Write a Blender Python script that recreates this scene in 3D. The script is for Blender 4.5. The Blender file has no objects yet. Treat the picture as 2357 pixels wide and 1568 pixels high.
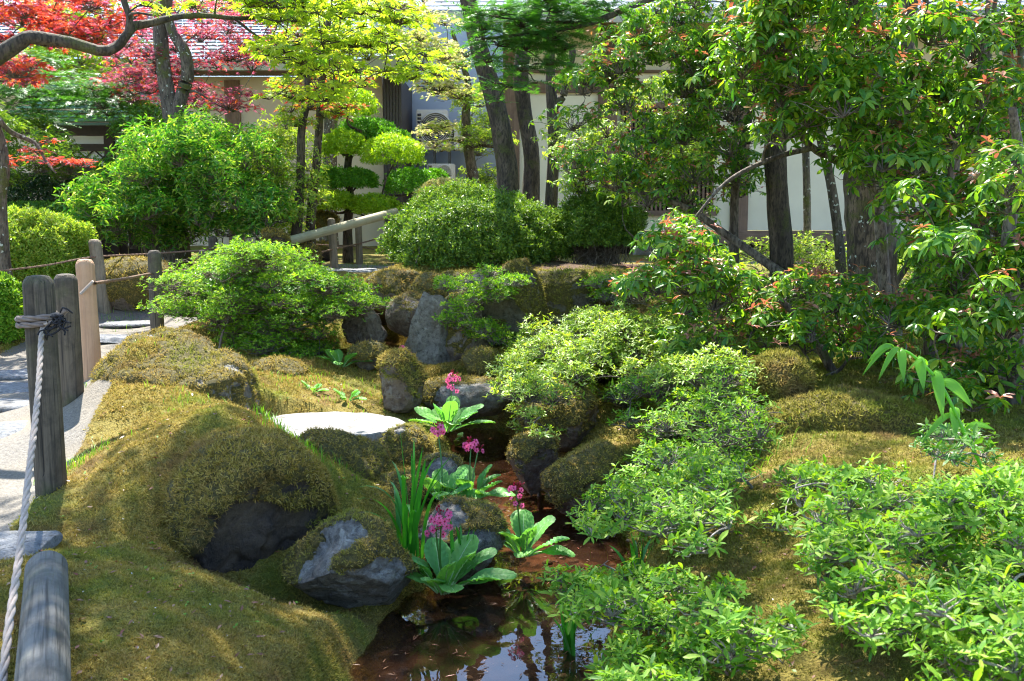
import bpy, bmesh, math, random
import numpy as np

# ------------------------------------------------------------------ camera, sky, sun, exposure
SC = bpy.context.scene
COL = SC.collection
PITCH = math.radians(6.6)
CAM = np.array([0.0, 0.0, 1.1])
cam_data = bpy.data.cameras.new("camera")
cam_data.sensor_width = 36.0
cam_data.lens = 35.16
cam_data.clip_start = 0.05
cam_data.clip_end = 500
cam_data.dof.use_dof = True
cam_data.dof.focus_distance = 5.0
cam_data.dof.aperture_fstop = 9.0
cam = bpy.data.objects.new("camera", cam_data)
COL.objects.link(cam)
cam.location = CAM
cam.rotation_euler = (math.radians(90) - PITCH, 0, 0)
SC.camera = cam

SUN_EL, SUN_AZ = math.radians(61), math.radians(-20)      # azimuth from +Y (view direction) towards +X
SUN = np.array([math.sin(SUN_AZ) * math.cos(SUN_EL), math.cos(SUN_AZ) * math.cos(SUN_EL), math.sin(SUN_EL)])
world = bpy.data.worlds.new("World")
SC.world = world
world.use_nodes = True
wn = world.node_tree
bg = wn.nodes["Background"]
sky = wn.nodes.new("ShaderNodeTexSky")
sky.sky_type = 'NISHITA'
sky.sun_disc = False
sky.sun_elevation = SUN_EL
sky.sun_rotation = SUN_AZ
sky.air_density = 1.0
sky.dust_density = 0.4
sky.ozone_density = 2.5
wn.links.new(sky.outputs[0], bg.inputs[0])
bg.inputs[1].default_value = 0.14
sun_data = bpy.data.lights.new("sun", 'SUN')
sun_data.energy = 5.0
sun_data.angle = math.radians(0.53)
sun_data.color = (1.0, 0.95, 0.86)
sun = bpy.data.objects.new("sun", sun_data)
COL.objects.link(sun)
from mathutils import Vector
sun.rotation_euler = Vector(-SUN).to_track_quat('-Z', 'Y').to_euler()
SC.view_settings.view_transform = 'Standard'
SC.view_settings.look = 'None'
SC.view_settings.exposure = 1.8
SC.view_settings.gamma = 1.0
cy = SC.cycles
cy.max_bounces = 7
cy.diffuse_bounces = 4
cy.glossy_bounces = 3
cy.transmission_bounces = 4
cy.transparent_max_bounces = 8
cy.sample_clamp_indirect = 6.0
cy.use_denoising = True
SC.cycles.filter_width = 1.1
cy.caustics_reflective = False
cy.caustics_refractive = False

# ------------------------------------------------------------------ helpers
RNG = np.random.default_rng(11)
Q = 2302.0           # focal length in the picture units used to read positions off the photograph

def W(X, Y, d):
    u, v = (X - 1178.5) / Q, (784.0 - Y) / Q
    c, s = math.cos(PITCH), math.sin(PITCH)
    r = np.array([u, c + v * s, -s + v * c])
    return CAM + r * (d / r[1])

def A(*v):
    return np.array(v, float)

def norm(a):
    return a / np.maximum(np.linalg.norm(a, axis=-1, keepdims=True), 1e-9)

def vnoise(p, seed=0):
    seed = int(seed * 10)
    p = np.asarray(p, float)
    i = np.floor(p).astype(np.int64)
    f = p - i
    u = f * f * (3 - 2 * f)
    def h(dx, dy, dz):
        n = (i[:, 0] + dx) * 374761393 + (i[:, 1] + dy) * 668265263 + (i[:, 2] + dz) * 1274126177 + seed * 974711
        n = (n ^ (n >> 13)) & 0x7fffffff
        n = (n * 1103515245 + 12345) & 0x7fffffff
        n = (n ^ (n >> 15)) * 2654435 & 0x7fffffff
        return (n & 0xffff) / 65535.0
    x, y, z = u[:, 0], u[:, 1], u[:, 2]
    def L(a, b, t):
        return a + (b - a) * t
    return L(L(L(h(0,0,0), h(1,0,0), x), L(h(0,1,0), h(1,1,0), x), y),
             L(L(h(0,0,1), h(1,0,1), x), L(h(0,1,1), h(1,1,1), x), y), z)

def fbm(p, oct=4, seed=0):
    t, a, s = 0, 1.0, 0
    for o in range(oct):
        t = t + a * (vnoise(p * 2 ** o, seed + o) - .5)
        s += a
        a *= .5
    return t / s

def sstep(a, b, x):
    t = np.clip((x - a) / (b - a), 0, 1)
    return t * t * (3 - 2 * t)

class MB:
    """collects vertices and faces, then links them as ONE mesh object"""
    def __init__(self):
        self.v, self.f, self.n, self.at = [], [], 0, {}
    def add(self, v, f, mi=0):
        v = np.asarray(v, np.float32).reshape(-1, 3)
        f = np.asarray(f, np.int64)
        self.v.append(v)
        self.f.append((f + self.n, mi))
        self.n += len(v)
    def build(self, name, mats, parent=None, smooth=True, attrs=None):
        me = bpy.data.meshes.new(name)
        if self.n:
            V = np.concatenate(self.v)
            me.vertices.add(len(V))
            me.vertices.foreach_set("co", V.ravel())
            loops = np.concatenate([f.ravel() for f, m in self.f]).astype(np.int32)
            tot = np.concatenate([np.full(len(f), f.shape[1], np.int32) for f, m in self.f])
            mi = np.concatenate([np.full(len(f), m, np.int32) for f, m in self.f])
            me.loops.add(len(loops))
            me.loops.foreach_set("vertex_index", loops)
            me.polygons.add(len(tot))
            me.polygons.foreach_set("loop_start", np.concatenate([[0], np.cumsum(tot)[:-1]]).astype(np.int32))
            me.polygons.foreach_set("material_index", mi)
            me.polygons.foreach_set("use_smooth", np.full(len(tot), smooth))
            me.update(calc_edges=True)
            for k, a in (attrs or {}).items():
                me.attributes.new(k, 'FLOAT', 'POINT').data.foreach_set('value', np.asarray(a, np.float32))
        for m in (mats if isinstance(mats, (list, tuple)) else [mats]):
            me.materials.append(m)
        o = bpy.data.objects.new(name, me)
        COL.objects.link(o)
        if parent is not None:
            o.parent = parent
        return o

def thing(name, label, cat, group=None, o=None):
    if o is None:
        o = bpy.data.objects.new(name, None)
        o.empty_display_size = .1
        COL.objects.link(o)
    o["label"], o["category"] = label, cat
    if group:
        o["group"] = group
    return o

def kind(o, k, label=None):
    o["kind"] = k
    if label:
        o["label"] = label
    return o

def frames(nrm, spin=None, xdir=None):
    z = norm(np.asarray(nrm, float))
    r = RNG.normal(size=z.shape) if xdir is None else np.asarray(xdir, float)
    x = norm(r - (r * z).sum(-1, keepdims=True) * z)
    y = np.cross(z, x)
    return np.stack([x, y, z], -1)

def inst(mb, tmpl, pos, R, s, mi=0):
    tv, tf = tmpl
    n, k = len(pos), len(tv)
    if n == 0:
        return
    s = np.asarray(s, float).reshape(-1, 1, 1)
    V = np.einsum('nij,kj->nki', R, tv) * s + np.asarray(pos)[:, None, :]
    F = tf[None] + (np.arange(n) * k)[:, None, None]
    mb.add(V.reshape(-1, 3), F.reshape(-1, tf.shape[1]), mi)

def tubes(mb, P, R, sides=4, mi=0, cap=False):
    P = np.asarray(P, float)
    if len(P) == 0:
        return
    n, K, _ = P.shape
    R = np.broadcast_to(np.asarray(R, float), (n, K))
    T = norm(np.gradient(P, axis=1))
    ref = np.where(np.abs(T[..., 2:3]) > .9, A(1, 0, 0), A(0, 0, 1))
    N = norm(np.cross(T, ref))
    B = np.cross(T, N)
    a = np.arange(sides) * 2 * math.pi / sides
    ring = P[:, :, None] + R[..., None, None] * (np.cos(a)[:, None] * N[:, :, None] + np.sin(a)[:, None] * B[:, :, None])
    j = np.arange(sides)
    jn = (j + 1) % sides
    k = np.arange(K - 1)[:, None] * sides
    q = np.stack([k + j, k + jn, k + sides + jn, k + sides + j], -1).reshape(-1, 4)
    F = q[None] + (np.arange(n) * K * sides)[:, None, None]
    base = mb.n
    mb.add(ring.reshape(-1, 3), F.reshape(-1, 4), mi)
    if cap:
        for i in range(n):
            for kk in (0, K - 1):
                c = mb.n
                mb.add(P[i, kk][None], np.zeros((0, 3), int))
                r0 = base + i * K * sides + kk * sides
                tri = np.stack([np.full(sides, c), r0 + j, r0 + jn], -1)
                mb.f.append((tri, mi))

def spline(pts, n):
    """Catmull-Rom through pts (m,4: xyz + radius) resampled to n"""
    p = np.asarray(pts, float)
    p = np.vstack([2 * p[0] - p[1], p, 2 * p[-1] - p[-2]])
    m = len(p) - 3
    t = np.linspace(0, m - 1e-6, n)
    i = t.astype(int)
    f = (t - i)[:, None]
    a, b, c, d = p[i], p[i + 1], p[i + 2], p[i + 3]
    r = .5 * (2 * b + (c - a) * f + (2 * a - 5 * b + 4 * c - d) * f ** 2 + (3 * b - a - 3 * c + d) * f ** 3)
    r[:, 3:] = np.maximum(r[:, 3:], .001)
    return r

def trunk(mb, pts, n=40, sides=12, rough=.12, flare=0, seed=0):
    s = spline(pts, n)
    v0 = mb.n
    R = s[:, 3].copy()
    if flare:
        R *= 1 + flare * np.exp(-np.linspace(0, 14, n))
    tubes(mb, s[None, :, :3], R[None], sides)
    V = mb.v[-1].astype(float)
    c = np.repeat(s[:, :3], sides, 0)
    nn = fbm(V * A(9, 9, 3.5), 3, seed)
    mb.v[-1] = (c + (V - c) * (1 + 2 * rough * nn)[:, None]).astype(np.float32)
    return s

# ------------------------------------------------------------------ materials
def mat(name):
    m = bpy.data.materials.new(name)
    m.use_nodes = True
    nt = m.node_tree
    b = nt.nodes["Principled BSDF"]
    return m, nt, b

def N_(nt, typ, **kw):
    n = nt.nodes.new(typ)
    for k, v in kw.items():
        if k in n.inputs.keys() if hasattr(n.inputs, 'keys') else False:
            n.inputs[k].default_value = v
        else:
            setattr(n, k, v)
    return n

def ramp(nt, fac, stops, interp='LINEAR'):
    r = nt.nodes.new("ShaderNodeValToRGB")
    r.color_ramp.interpolation = interp
    el = r.color_ramp.elements
    while len(el) < len(stops):
        el.new(.5)
    for e, (p, c) in zip(el, stops):
        e.position = p
        e.color = (*c, 1) if len(c) == 3 else c
    if fac is not None:
        nt.links.new(fac, r.inputs[0])
    return r.outputs[0]

def noise(nt, scale, detail=4, rough=.55, dist=0.0, vec=None, stretch=None):
    n = nt.nodes.new("ShaderNodeTexNoise")
    n.inputs["Scale"].default_value = scale
    n.inputs["Detail"].default_value = detail
    n.inputs["Roughness"].default_value = rough
    n.inputs["Distortion"].default_value = dist
    if vec is None:
        g = nt.nodes.new("ShaderNodeNewGeometry")
        vec = g.outputs["Position"]
    if stretch:
        mp = nt.nodes.new("ShaderNodeMapping")
        mp.inputs["Scale"].default_value = stretch
        nt.links.new(vec, mp.inputs[0])
        vec = mp.outputs[0]
    nt.links.new(vec, n.inputs["Vector"])
    return n.outputs[0]

def mixc(nt, fac, a, b, mode='MIX'):
    m = nt.nodes.new("ShaderNodeMix")
    m.data_type = 'RGBA'
    m.blend_type = mode
    for s, v in ((m.inputs[0], fac), (m.inputs[6], a), (m.inputs[7], b)):
        if hasattr(v, 'default_value') or hasattr(v, 'is_linked'):
            nt.links.new(v, s)
        elif isinstance(v, (tuple, list)):
            s.default_value = (*v, 1)
        else:
            s.default_value = v
    return m.outputs[2]

def bump(nt, b, h, strength=.4, dist=.02):
    n = nt.nodes.new("ShaderNodeBump")
    n.inputs["Strength"].default_value = strength
    n.inputs["Distance"].default_value = dist
    nt.links.new(h, n.inputs["Height"])
    nt.links.new(n.outputs[0], b.inputs["Normal"])

def math_(nt, op, a, b=None):
    n = nt.nodes.new("ShaderNodeMath")
    n.operation = op
    for s, v in ((n.inputs[0], a), (n.inputs[1], b)):
        if v is None:
            continue
        if hasattr(v, 'is_linked'):
            nt.links.new(v, s)
        else:
            s.default_value = v
    return n.outputs[0]

def leaf_mat(name, cols, trans=.45, tcol=None, rough=.42, spec=.5):
    m, nt, b = mat(name)
    g = nt.nodes.new("ShaderNodeNewGeometry")
    st = [(i / max(1, len(cols) - 1), c) for i, c in enumerate(cols)]
    c = ramp(nt, g.outputs["Random Per Island"], st)
    nt.links.new(c, b.inputs["Base Color"])
    b.inputs["Roughness"].default_value = rough
    b.inputs["Specular IOR Level"].default_value = spec
    t = nt.nodes.new("ShaderNodeBsdfTranslucent")
    tc = mixc(nt, 1.0, c, tcol or (1.6, 1.5, .5), 'MULTIPLY')
    nt.links.new(tc, t.inputs[0])
    mx = nt.nodes.new("ShaderNodeMixShader")
    mx.inputs[0].default_value = trans
    nt.links.new(b.outputs[0], mx.inputs[1])
    nt.links.new(t.outputs[0], mx.inputs[2])
    nt.links.new(mx.outputs[0], nt.nodes["Material Output"].inputs[0])
    return m

def bark_mat(name, c1, c2, moss=.35, mcol=(.10, .11, .025), lichen=.0):
    m, nt, b = mat(name)
    n1 = noise(nt, 14, 5, .65, .3, stretch=(1, 1, .25))
    n2 = noise(nt, 60, 3, .6, stretch=(1, 1, .3))
    c = ramp(nt, n1, [(.38, c1), (.62, c2)])
    c = mixc(nt, ramp(nt, n2, [(.48, (0, 0, 0)), (.62, (.8, .8, .8))]), c, tuple(x * .4 for x in c1))
    if moss:
        n3 = noise(nt, 5, 5, .7)
        f = ramp(nt, n3, [(.62 - moss * .4, (0, 0, 0)), (.72 - moss * .4, (1, 1, 1))])
        n4 = noise(nt, 120, 2)
        mc = ramp(nt, n4, [(.35, tuple(x * .5 for x in mcol)), (.65, mcol)])
        c = mixc(nt, f, c, mc)
    if lichen:
        n5 = noise(nt, 22, 3, .5)
        f = ramp(nt, n5, [(.66 - lichen * .2, (0, 0, 0)), (.69 - lichen * .2, (1, 1, 1))])
        c = mixc(nt, f, c, (.42, .45, .40))
    nt.links.new(c, b.inputs["Base Color"])
    b.inputs["Roughness"].default_value = .85
    bump(nt, b, math_(nt, 'ADD', n1, math_(nt, 'MULTIPLY', n2, .5)), .8, .02)
    return m

def wood_mat(name, c1, c2, dark=.5, rough=.75, axis=2, scale=1.0):
    m, nt, b = mat(name)
    tc = nt.nodes.new("ShaderNodeTexCoord").outputs["Object"]
    st = [18 * scale, 18 * scale, 18 * scale]
    st[axis] = 1.2 * scale
    n1 = noise(nt, 1.0, 6, .6, .5, vec=tc, stretch=tuple(st))
    st2 = [70 * scale, 70 * scale, 70 * scale]
    st2[axis] = 2.5 * scale
    n2 = noise(nt, 1.0, 3, .6, .2, vec=tc, stretch=tuple(st2))
    c = ramp(nt, n1, [(.28, c1), (.72, c2)])
    c = mixc(nt, ramp(nt, n2, [(.5, (0, 0, 0)), (.68, (dark, dark, dark))]), c, tuple(x * .3 for x in c1))
    n3 = noise(nt, 5.5 * scale, 6, .7, .4, vec=tc)
    c = mixc(nt, ramp(nt, n3, [(.46, (0, 0, 0)), (.62, (dark * .7,) * 3)]), c, tuple(x * .35 for x in c1))
    if dark > .75:
        n4 = noise(nt, 4 * scale, 4, .6, vec=tc)
        c = mixc(nt, ramp(nt, n4, [(.54, (0, 0, 0)), (.68, (.55, .55, .55))]), c, (.085, .095, .03))
    nt.links.new(c, b.inputs["Base Color"])
    b.inputs["Roughness"].default_value = rough
    bump(nt, b, math_(nt, 'ADD', n1, n2), .9, .008)
    return m

def plain_mat(name, c, rough=.6, var=.15, scale=6, metallic=0.0, bumpy=0.0):
    m, nt, b = mat(name)
    n1 = noise(nt, scale, 5, .6)
    cc = ramp(nt, n1, [(.3, tuple(x * (1 - var) for x in c)), (.7, tuple(min(1, x * (1 + var)) for x in c))])
    nt.links.new(cc, b.inputs["Base Color"])
    b.inputs["Roughness"].default_value = rough
    b.inputs["Metallic"].default_value = metallic
    if bumpy:
        bump(nt, b, noise(nt, scale * 12, 3), bumpy, .004)
    return m

M = {}
# azaleas: many kinds of green
M['az_lime'] = leaf_mat('azalea_leaf_lime', [(.13, .27, .025), (.26, .40, .045), (.20, .36, .05), (.40, .48, .10), (.30, .42, .05)], .45)
M['az_fresh'] = leaf_mat('azalea_leaf_fresh', [(.045, .15, .012), (.14, .33, .022), (.28, .45, .04), (.09, .25, .02), (.20, .40, .03), (.36, .46, .07)], .42, rough=.5, spec=.3)
M['az_mid'] = leaf_mat('azalea_leaf_mid', [(.045, .16, .015), (.08, .22, .02), (.13, .27, .03), (.07, .2, .035)], .38)
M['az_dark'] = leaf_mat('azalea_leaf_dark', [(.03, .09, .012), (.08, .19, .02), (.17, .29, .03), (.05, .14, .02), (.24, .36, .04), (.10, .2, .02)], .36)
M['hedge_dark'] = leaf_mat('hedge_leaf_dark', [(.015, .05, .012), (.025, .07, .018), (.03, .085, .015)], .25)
M['pieris'] = leaf_mat('glossy_leaf', [(.035, .14, .02), (.08, .22, .022), (.18, .35, .03), (.05, .17, .035), (.30, .42, .035), (.10, .26, .025)], .48, rough=.33, spec=.4)
M['pieris_red'] = leaf_mat('young_red_leaf', [(.40, .13, .09), (.46, .22, .12), (.33, .11, .10), (.42, .28, .10)], .35, (1.4, 1.0, .7))
M['holly'] = leaf_mat('clipped_holly_leaf', [(.18, .36, .012), (.28, .46, .016), (.36, .52, .03), (.12, .28, .012)], .42)
M['holly_shaded'] = leaf_mat('clipped_holly_leaf_shaded', [(.05, .2, .012), (.1, .3, .02), (.16, .36, .025)], .38)  # same holly leaf, darkened to put shade into the back pads
M['maple_green'] = leaf_mat('maple_leaf_green', [(.17, .30, .02), (.28, .40, .035), (.40, .48, .07), (.13, .28, .03)], .55, (1.7, 1.6, .5))
M['maple_pale'] = leaf_mat('maple_leaf_pale', [(.55, .55, .24), (.65, .60, .34), (.5, .54, .2), (.62, .5, .3)], .5, (1.3, 1.25, .9))
M['maple_red'] = leaf_mat('maple_leaf_red', [(.16, .025, .05), (.32, .05, .10), (.50, .18, .27), (.24, .035, .08), (.42, .08, .09), (.56, .32, .40)], .55, (1.45, 1.1, 1.2))
M['maple_orange'] = leaf_mat('maple_leaf_orange', [(.34, .04, .03), (.52, .10, .04), (.40, .05, .06), (.58, .2, .04)], .58, (1.7, 1.2, .9))
M['bush_green'] = leaf_mat('bush_leaf', [(.03, .16, .02), (.07, .27, .025), (.20, .40, .03), (.04, .2, .04), (.38, .5, .10), (.10, .3, .03)], .45, rough=.35)
M['canopy'] = leaf_mat('canopy_leaf', [(.10, .2, .02), (.16, .26, .02), (.22, .30, .03)], .5)
M['conifer'] = leaf_mat('conifer_needle', [(.03, .12, .025), (.05, .18, .03), (.09, .25, .035), (.04, .14, .04)], .4)
M['primula'] = leaf_mat('primula_leaf', [(.13, .40, .10), (.17, .45, .11), (.20, .46, .09)], .35, rough=.5)
M['midrib'] = leaf_mat('primula_midrib', [(.36, .55, .25), (.42, .6, .3)], .2)
M['iris'] = leaf_mat('iris_blade', [(.025, .18, .018), (.045, .26, .025), (.08, .33, .04)], .4, rough=.35)
M['pink'] = leaf_mat('primula_petal', [(.88, .10, .30), (.95, .20, .42), (.85, .07, .25)], .4, (1.2, 1.0, 1.1))
M['crimson'] = leaf_mat('primula_eye', [(.30, .005, .03), (.4, .01, .05)], .2)
M['stalk'] = leaf_mat('flower_stalk', [(.06, .17, .03), (.08, .2, .03)], .15)
M['grass'] = leaf_mat('grass_blade', [(.08, .24, .015), (.14, .32, .02), (.2, .36, .03)], .45)
M['lily'] = leaf_mat('lily_leaf', [(.14, .40, .035), (.18, .44, .045)], .45, rough=.35)
M['twig'] = bark_mat('twig_bark', (.12, .095, .07), (.24, .2, .16), 0)
M['bark_pale'] = bark_mat('pale_shrub_bark', (.07, .05, .04), (.24, .20, .165), .15)
M['twig_grey'] = bark_mat('grey_twig_bark', (.2, .18, .15), (.34, .31, .27), 0)
M['bark_dark'] = bark_mat('dark_mossy_bark', (.035, .025, .018), (.12, .09, .065), .16, (.08, .08, .022))
M['bark_brown'] = bark_mat('brown_bark', (.035, .024, .017), (.18, .13, .092), .26, lichen=.04)
M['bark_grey'] = bark_mat('grey_maple_bark', (.07, .055, .042), (.17, .14, .11), .25, lichen=.1)
M['bark_limb'] = bark_mat('maple_limb_bark', (.035, .027, .02), (.11, .085, .06), .25)
M['post_old'] = wood_mat('weathered_post', (.07, .055, .04), (.17, .14, .10), .85)
M['post_dark'] = wood_mat('dark_weathered_post', (.04, .031, .022), (.15, .12, .083), .97)
M['post_new'] = wood_mat('new_cedar_post', (.42, .24, .14), (.56, .36, .23), .25)
M['post_pale'] = wood_mat('pale_post', (.19, .155, .11), (.29, .24, .175), .6)
M['log_grey'] = wood_mat('grey_log', (.085, .083, .075), (.19, .187, .17), .97, axis=1)
M['rail'] = wood_mat('pale_rail', (.34, .31, .19), (.46, .42, .28), .3, axis=0)
M['rope'] = plain_mat('hemp_rope', (.40, .33, .28), .9, .2, 40)
M['rope_dark'] = plain_mat('brown_rope', (.22, .14, .10), .9, .25, 40)
M['rope_lash'] = plain_mat('weathered_rope', (.21, .165, .14), .9, .25, 40)
M['twine'] = plain_mat('black_twine', (.012, .012, .016), .8, .2, 40)
M['timber'] = wood_mat('brown_timber', (.15, .09, .06), (.25, .16, .115), .4)
M['timber_h'] = wood_mat('brown_timber_beam', (.15, .09, .06), (.25, .16, .115), .4, axis=0)
M['plaster'] = plain_mat('cream_plaster', (.74, .68, .54), .9, .10, .9, bumpy=.1)
M['plaster2'] = plain_mat('warm_plaster', (.66, .56, .42), .9, .10, .8, bumpy=.1)
M['shadewall'] = plain_mat('shade_blue_wall', (.40, .47, .56), .8, .04, 1.5)  # blue-grey is the wall's shade, put into its base colour
M['blackclad'] = plain_mat('dark_cladding', (.035, .03, .03), .5, .2, 4)
M['roofslate'] = plain_mat('slate_roof', (.17, .20, .24), .9, .35, 9)
M['fascia'] = plain_mat('fascia', (.42, .41, .36), .7, .05, 3)
M['dark'] = plain_mat('underfloor_shade', (.02, .016, .013), .9, .2, 4)  # near-black colour standing in for shade below the floor
M['white'] = plain_mat('white_panel', (.75, .75, .74), .6, .04, 3)
M['acwhite'] = plain_mat('appliance_white', (.66, .67, .66), .45, .04, 5)
M['acdark'] = plain_mat('appliance_dark', (.05, .055, .06), .5, .1, 5)
M['copper'] = plain_mat('green_copper_roof', (.18, .33, .30), .4, .2, 5)
M['ironwood'] = plain_mat('gate_dark_wood', (.05, .032, .025), .7, .3, 8)

def moss_mat(name, cols, trans=.25):
    m, nt, b = mat(name)
    g = nt.nodes.new("ShaderNodeNewGeometry")
    c = ramp(nt, g.outputs["Random Per Island"], [(i / (len(cols) - 1), c) for i, c in enumerate(cols)])
    n = noise(nt, 2.2, 4, .6)
    c2 = mixc(nt, ramp(nt, n, [(.50, (0, 0, 0)), (.66, (.55, .55, .55))]), c, (.20, .30, .03))
    n3 = noise(nt, 3.1, 4, .6)
    c2 = mixc(nt, ramp(nt, n3, [(.53, (0, 0, 0)), (.7, (.7, .7, .7))]), c2, (.30, .18, .085))
    nt.links.new(c2, b.inputs["Base Color"])
    b.inputs["Roughness"].default_value = .8
    b.inputs["Specular IOR Level"].default_value = .2
    t = nt.nodes.new("ShaderNodeBsdfTranslucent")
    nt.links.new(c2, t.inputs[0])
    mx = nt.nodes.new("ShaderNodeMixShader")
    mx.inputs[0].default_value = trans
    nt.links.new(b.outputs[0], mx.inputs[1])
    nt.links.new(t.outputs[0], mx.inputs[2])
    nt.links.new(mx.outputs[0], nt.nodes["Material Output"].inputs[0])
    return m
M['moss'] = moss_mat('moss_tuft', [(.15, .11, .02), (.36, .27, .05), (.56, .44, .13), (.28, .235, .03), (.50, .34, .12)], .4)
M['moss_dark'] = moss_mat('dark_moss_tuft', [(.11, .11, .016), (.25, .225, .035), (.42, .37, .09), (.18, .19, .02)], .4)

def rock_mat(name, c1, c2, c3, moss1=(.16, .125, .025), moss2=(.06, .055, .012), lichen=.55):
    m, nt, b = mat(name)
    n1 = noise(nt, 6, 9, .72, .3)
    n2 = noise(nt, 34, 7, .75)
    n3 = noise(nt, 8, 8, .72, .5)
    n6 = noise(nt, 150, 4, .7)
    c = ramp(nt, n1, [(.34, c1), (.5, c2), (.66, c3)])
    c = mixc(nt, ramp(nt, n2, [(.36, (.8, .8, .8)), (.52, (0, 0, 0))]), c, tuple(x * .35 for x in c1))
    c = mixc(nt, ramp(nt, n6, [(.55, (0, 0, 0)), (.75, (.4, .4, .4))]), c, tuple(min(.6, x * 1.7) for x in c3))
    if lichen:
        c = mixc(nt, ramp(nt, n3, [(.56, (0, 0, 0)), (.60, (lichen,) * 3)]), c, (.48, .48, .43))
    st = noise(nt, 3.5, 6, .7)
    c = mixc(nt, ramp(nt, st, [(.52, (0, 0, 0)), (.68, (.5, .5, .5))]), c, (.17, .12, .06))
    at = nt.nodes.new("ShaderNodeAttribute")
    at.attribute_name = 'moss'
    n4 = noise(nt, 90, 3)
    mc = ramp(nt, n4, [(.35, moss2), (.65, moss1)])
    n5 = noise(nt, 30, 6, .7)
    f = math_(nt, 'ADD', at.outputs["Fac"], math_(nt, 'MULTIPLY', math_(nt, 'SUBTRACT', n5, .5), 1.1))
    f = ramp(nt, f, [(.42, (0, 0, 0)), (.52, (1, 1, 1))])
    c = mixc(nt, f, c, mc)
    nt.links.new(c, b.inputs["Base Color"])
    b.inputs["Roughness"].default_value = .82
    h = math_(nt, 'ADD', n1, math_(nt, 'ADD', math_(nt, 'MULTIPLY', n2, .7), math_(nt, 'MULTIPLY', n6, .25)))
    bump(nt, b, h, 1.0, .035)
    return m
M['rock_grey'] = rock_mat('grey_stone', (.13, .12, .105), (.24, .225, .20), (.36, .345, .32))
M['rock_brown'] = rock_mat('brown_stone', (.11, .07, .05), (.20, .15, .11), (.33, .27, .21), lichen=.3)
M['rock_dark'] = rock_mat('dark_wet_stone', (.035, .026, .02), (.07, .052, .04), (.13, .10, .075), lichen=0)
M['rock_wall'] = rock_mat('mossy_wall_stone', (.08, .07, .05), (.17, .15, .11), (.28, .25, .20), lichen=.2)
M['slab'] = rock_mat('pale_slab_stone', (.20, .215, .235), (.27, .285, .31), (.34, .35, .37), lichen=.15)
M['slab_white'] = rock_mat('white_slab_stone', (.36, .35, .33), (.46, .45, .43), (.54, .53, .51), lichen=0)
# ------------------------------------------------------------------ terrain
CP = [  # (X, Y, distance): the ground seen at picture position X, Y lies that far ahead
 (120,1150,4.0),(155,975,5.4),(20,1120,4.2),(20,990,5.3),(30,860,7.0),(205,900,6.0),(355,760,8.5),(228,705,9.5),(290,740,9.3),
 (-200,1100,4.3),(-300,800,8.),(-400,650,12),(100,680,9.5),(150,1250,3.4),(300,1400,2.8),(100,1500,2.5),(500,1500,2.65),
 (700,1480,2.95),(250,1050,4.5),(400,1200,3.5),(600,1330,3.65),(480,1290,3.55),(320,1250,3.45),(400,1000,4.3),(330,1060,4.2),(300,1150,3.95),(350,1210,3.75),(560,945,4.65),(460,960,4.5),(250,900,5.3),(210,930,5.1),(700,1380,3.35),(350,930,5.0),(540,960,5.1),(640,850,6.8),(800,910,6.6),
 (750,970,5.6),(700,1060,4.9),(900,1450,3.35),(1500,1000,5.5),(1700,1270,3.35),(1900,1000,4.6),(1800,940,5.2),(2100,1000,4.6),
 (2000,880,6),(2050,780,8),(1790,760,9),(1700,1500,2.53),(2000,1500,2.4),(2300,1300,2.7),(1400,1400,3.2),(1450,1130,4.9),
 (1600,1150,4.2),(900,980,6.0),(1070,960,6.4),(850,850,7.4),(1100,860,7.4),(1300,760,8.3),(1450,770,8.3),(1300,630,9.6),
 (1100,630,9.6),(920,620,9.7),(850,610,12.5),(700,620,11),(550,700,9.5),(450,800,8),(620,780,8.2)]
pts = [W(*c) for c in CP] + [A(*p) for p in [
 (0,16,.62),(8,16,.7),(-8,16,.6),(4,16,.66),(0,13,.6),(3,12.5,.6),(-1.1,8.85,.16),(-.6,8.8,.14),(-.1,8.8,.16),(.4,8.8,.2),(.9,8.85,.22),(-1.0,9.45,.48),(-.3,9.4,.5),(-1.6,9.9,.5),(-1.4,11,.54),(.4,9.4,.6),(1.0,9.4,.6),(0,24,.8),(12,24,.9),(-12,24,.9),(18,10,.7),(-14,6,.45),(-14,14,.65),
 (12,5,.55),(6,9,.4),(5,11.5,.55),(-6,13,.6),(-3,13,.58),(0,0,-.25),(0,-3,-.1),(6,0,.15),(-6,0,0),(3,1,.0),(-2,1.5,0),(3.5,3.5,.16),(4.5,6,.25)]]
pts = np.array(pts)
c2 = .35
D = np.sqrt(((pts[:, None, :2] - pts[None, :, :2]) ** 2).sum(-1) + c2 ** 2)
n = len(pts)
Amat = np.zeros((n + 1, n + 1))
Amat[:n, :n] = -D + np.eye(n) * .02
Amat[:n, n] = Amat[n, :n] = 1
WT = np.linalg.solve(Amat, np.concatenate([pts[:, 2], [0]]))

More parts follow.
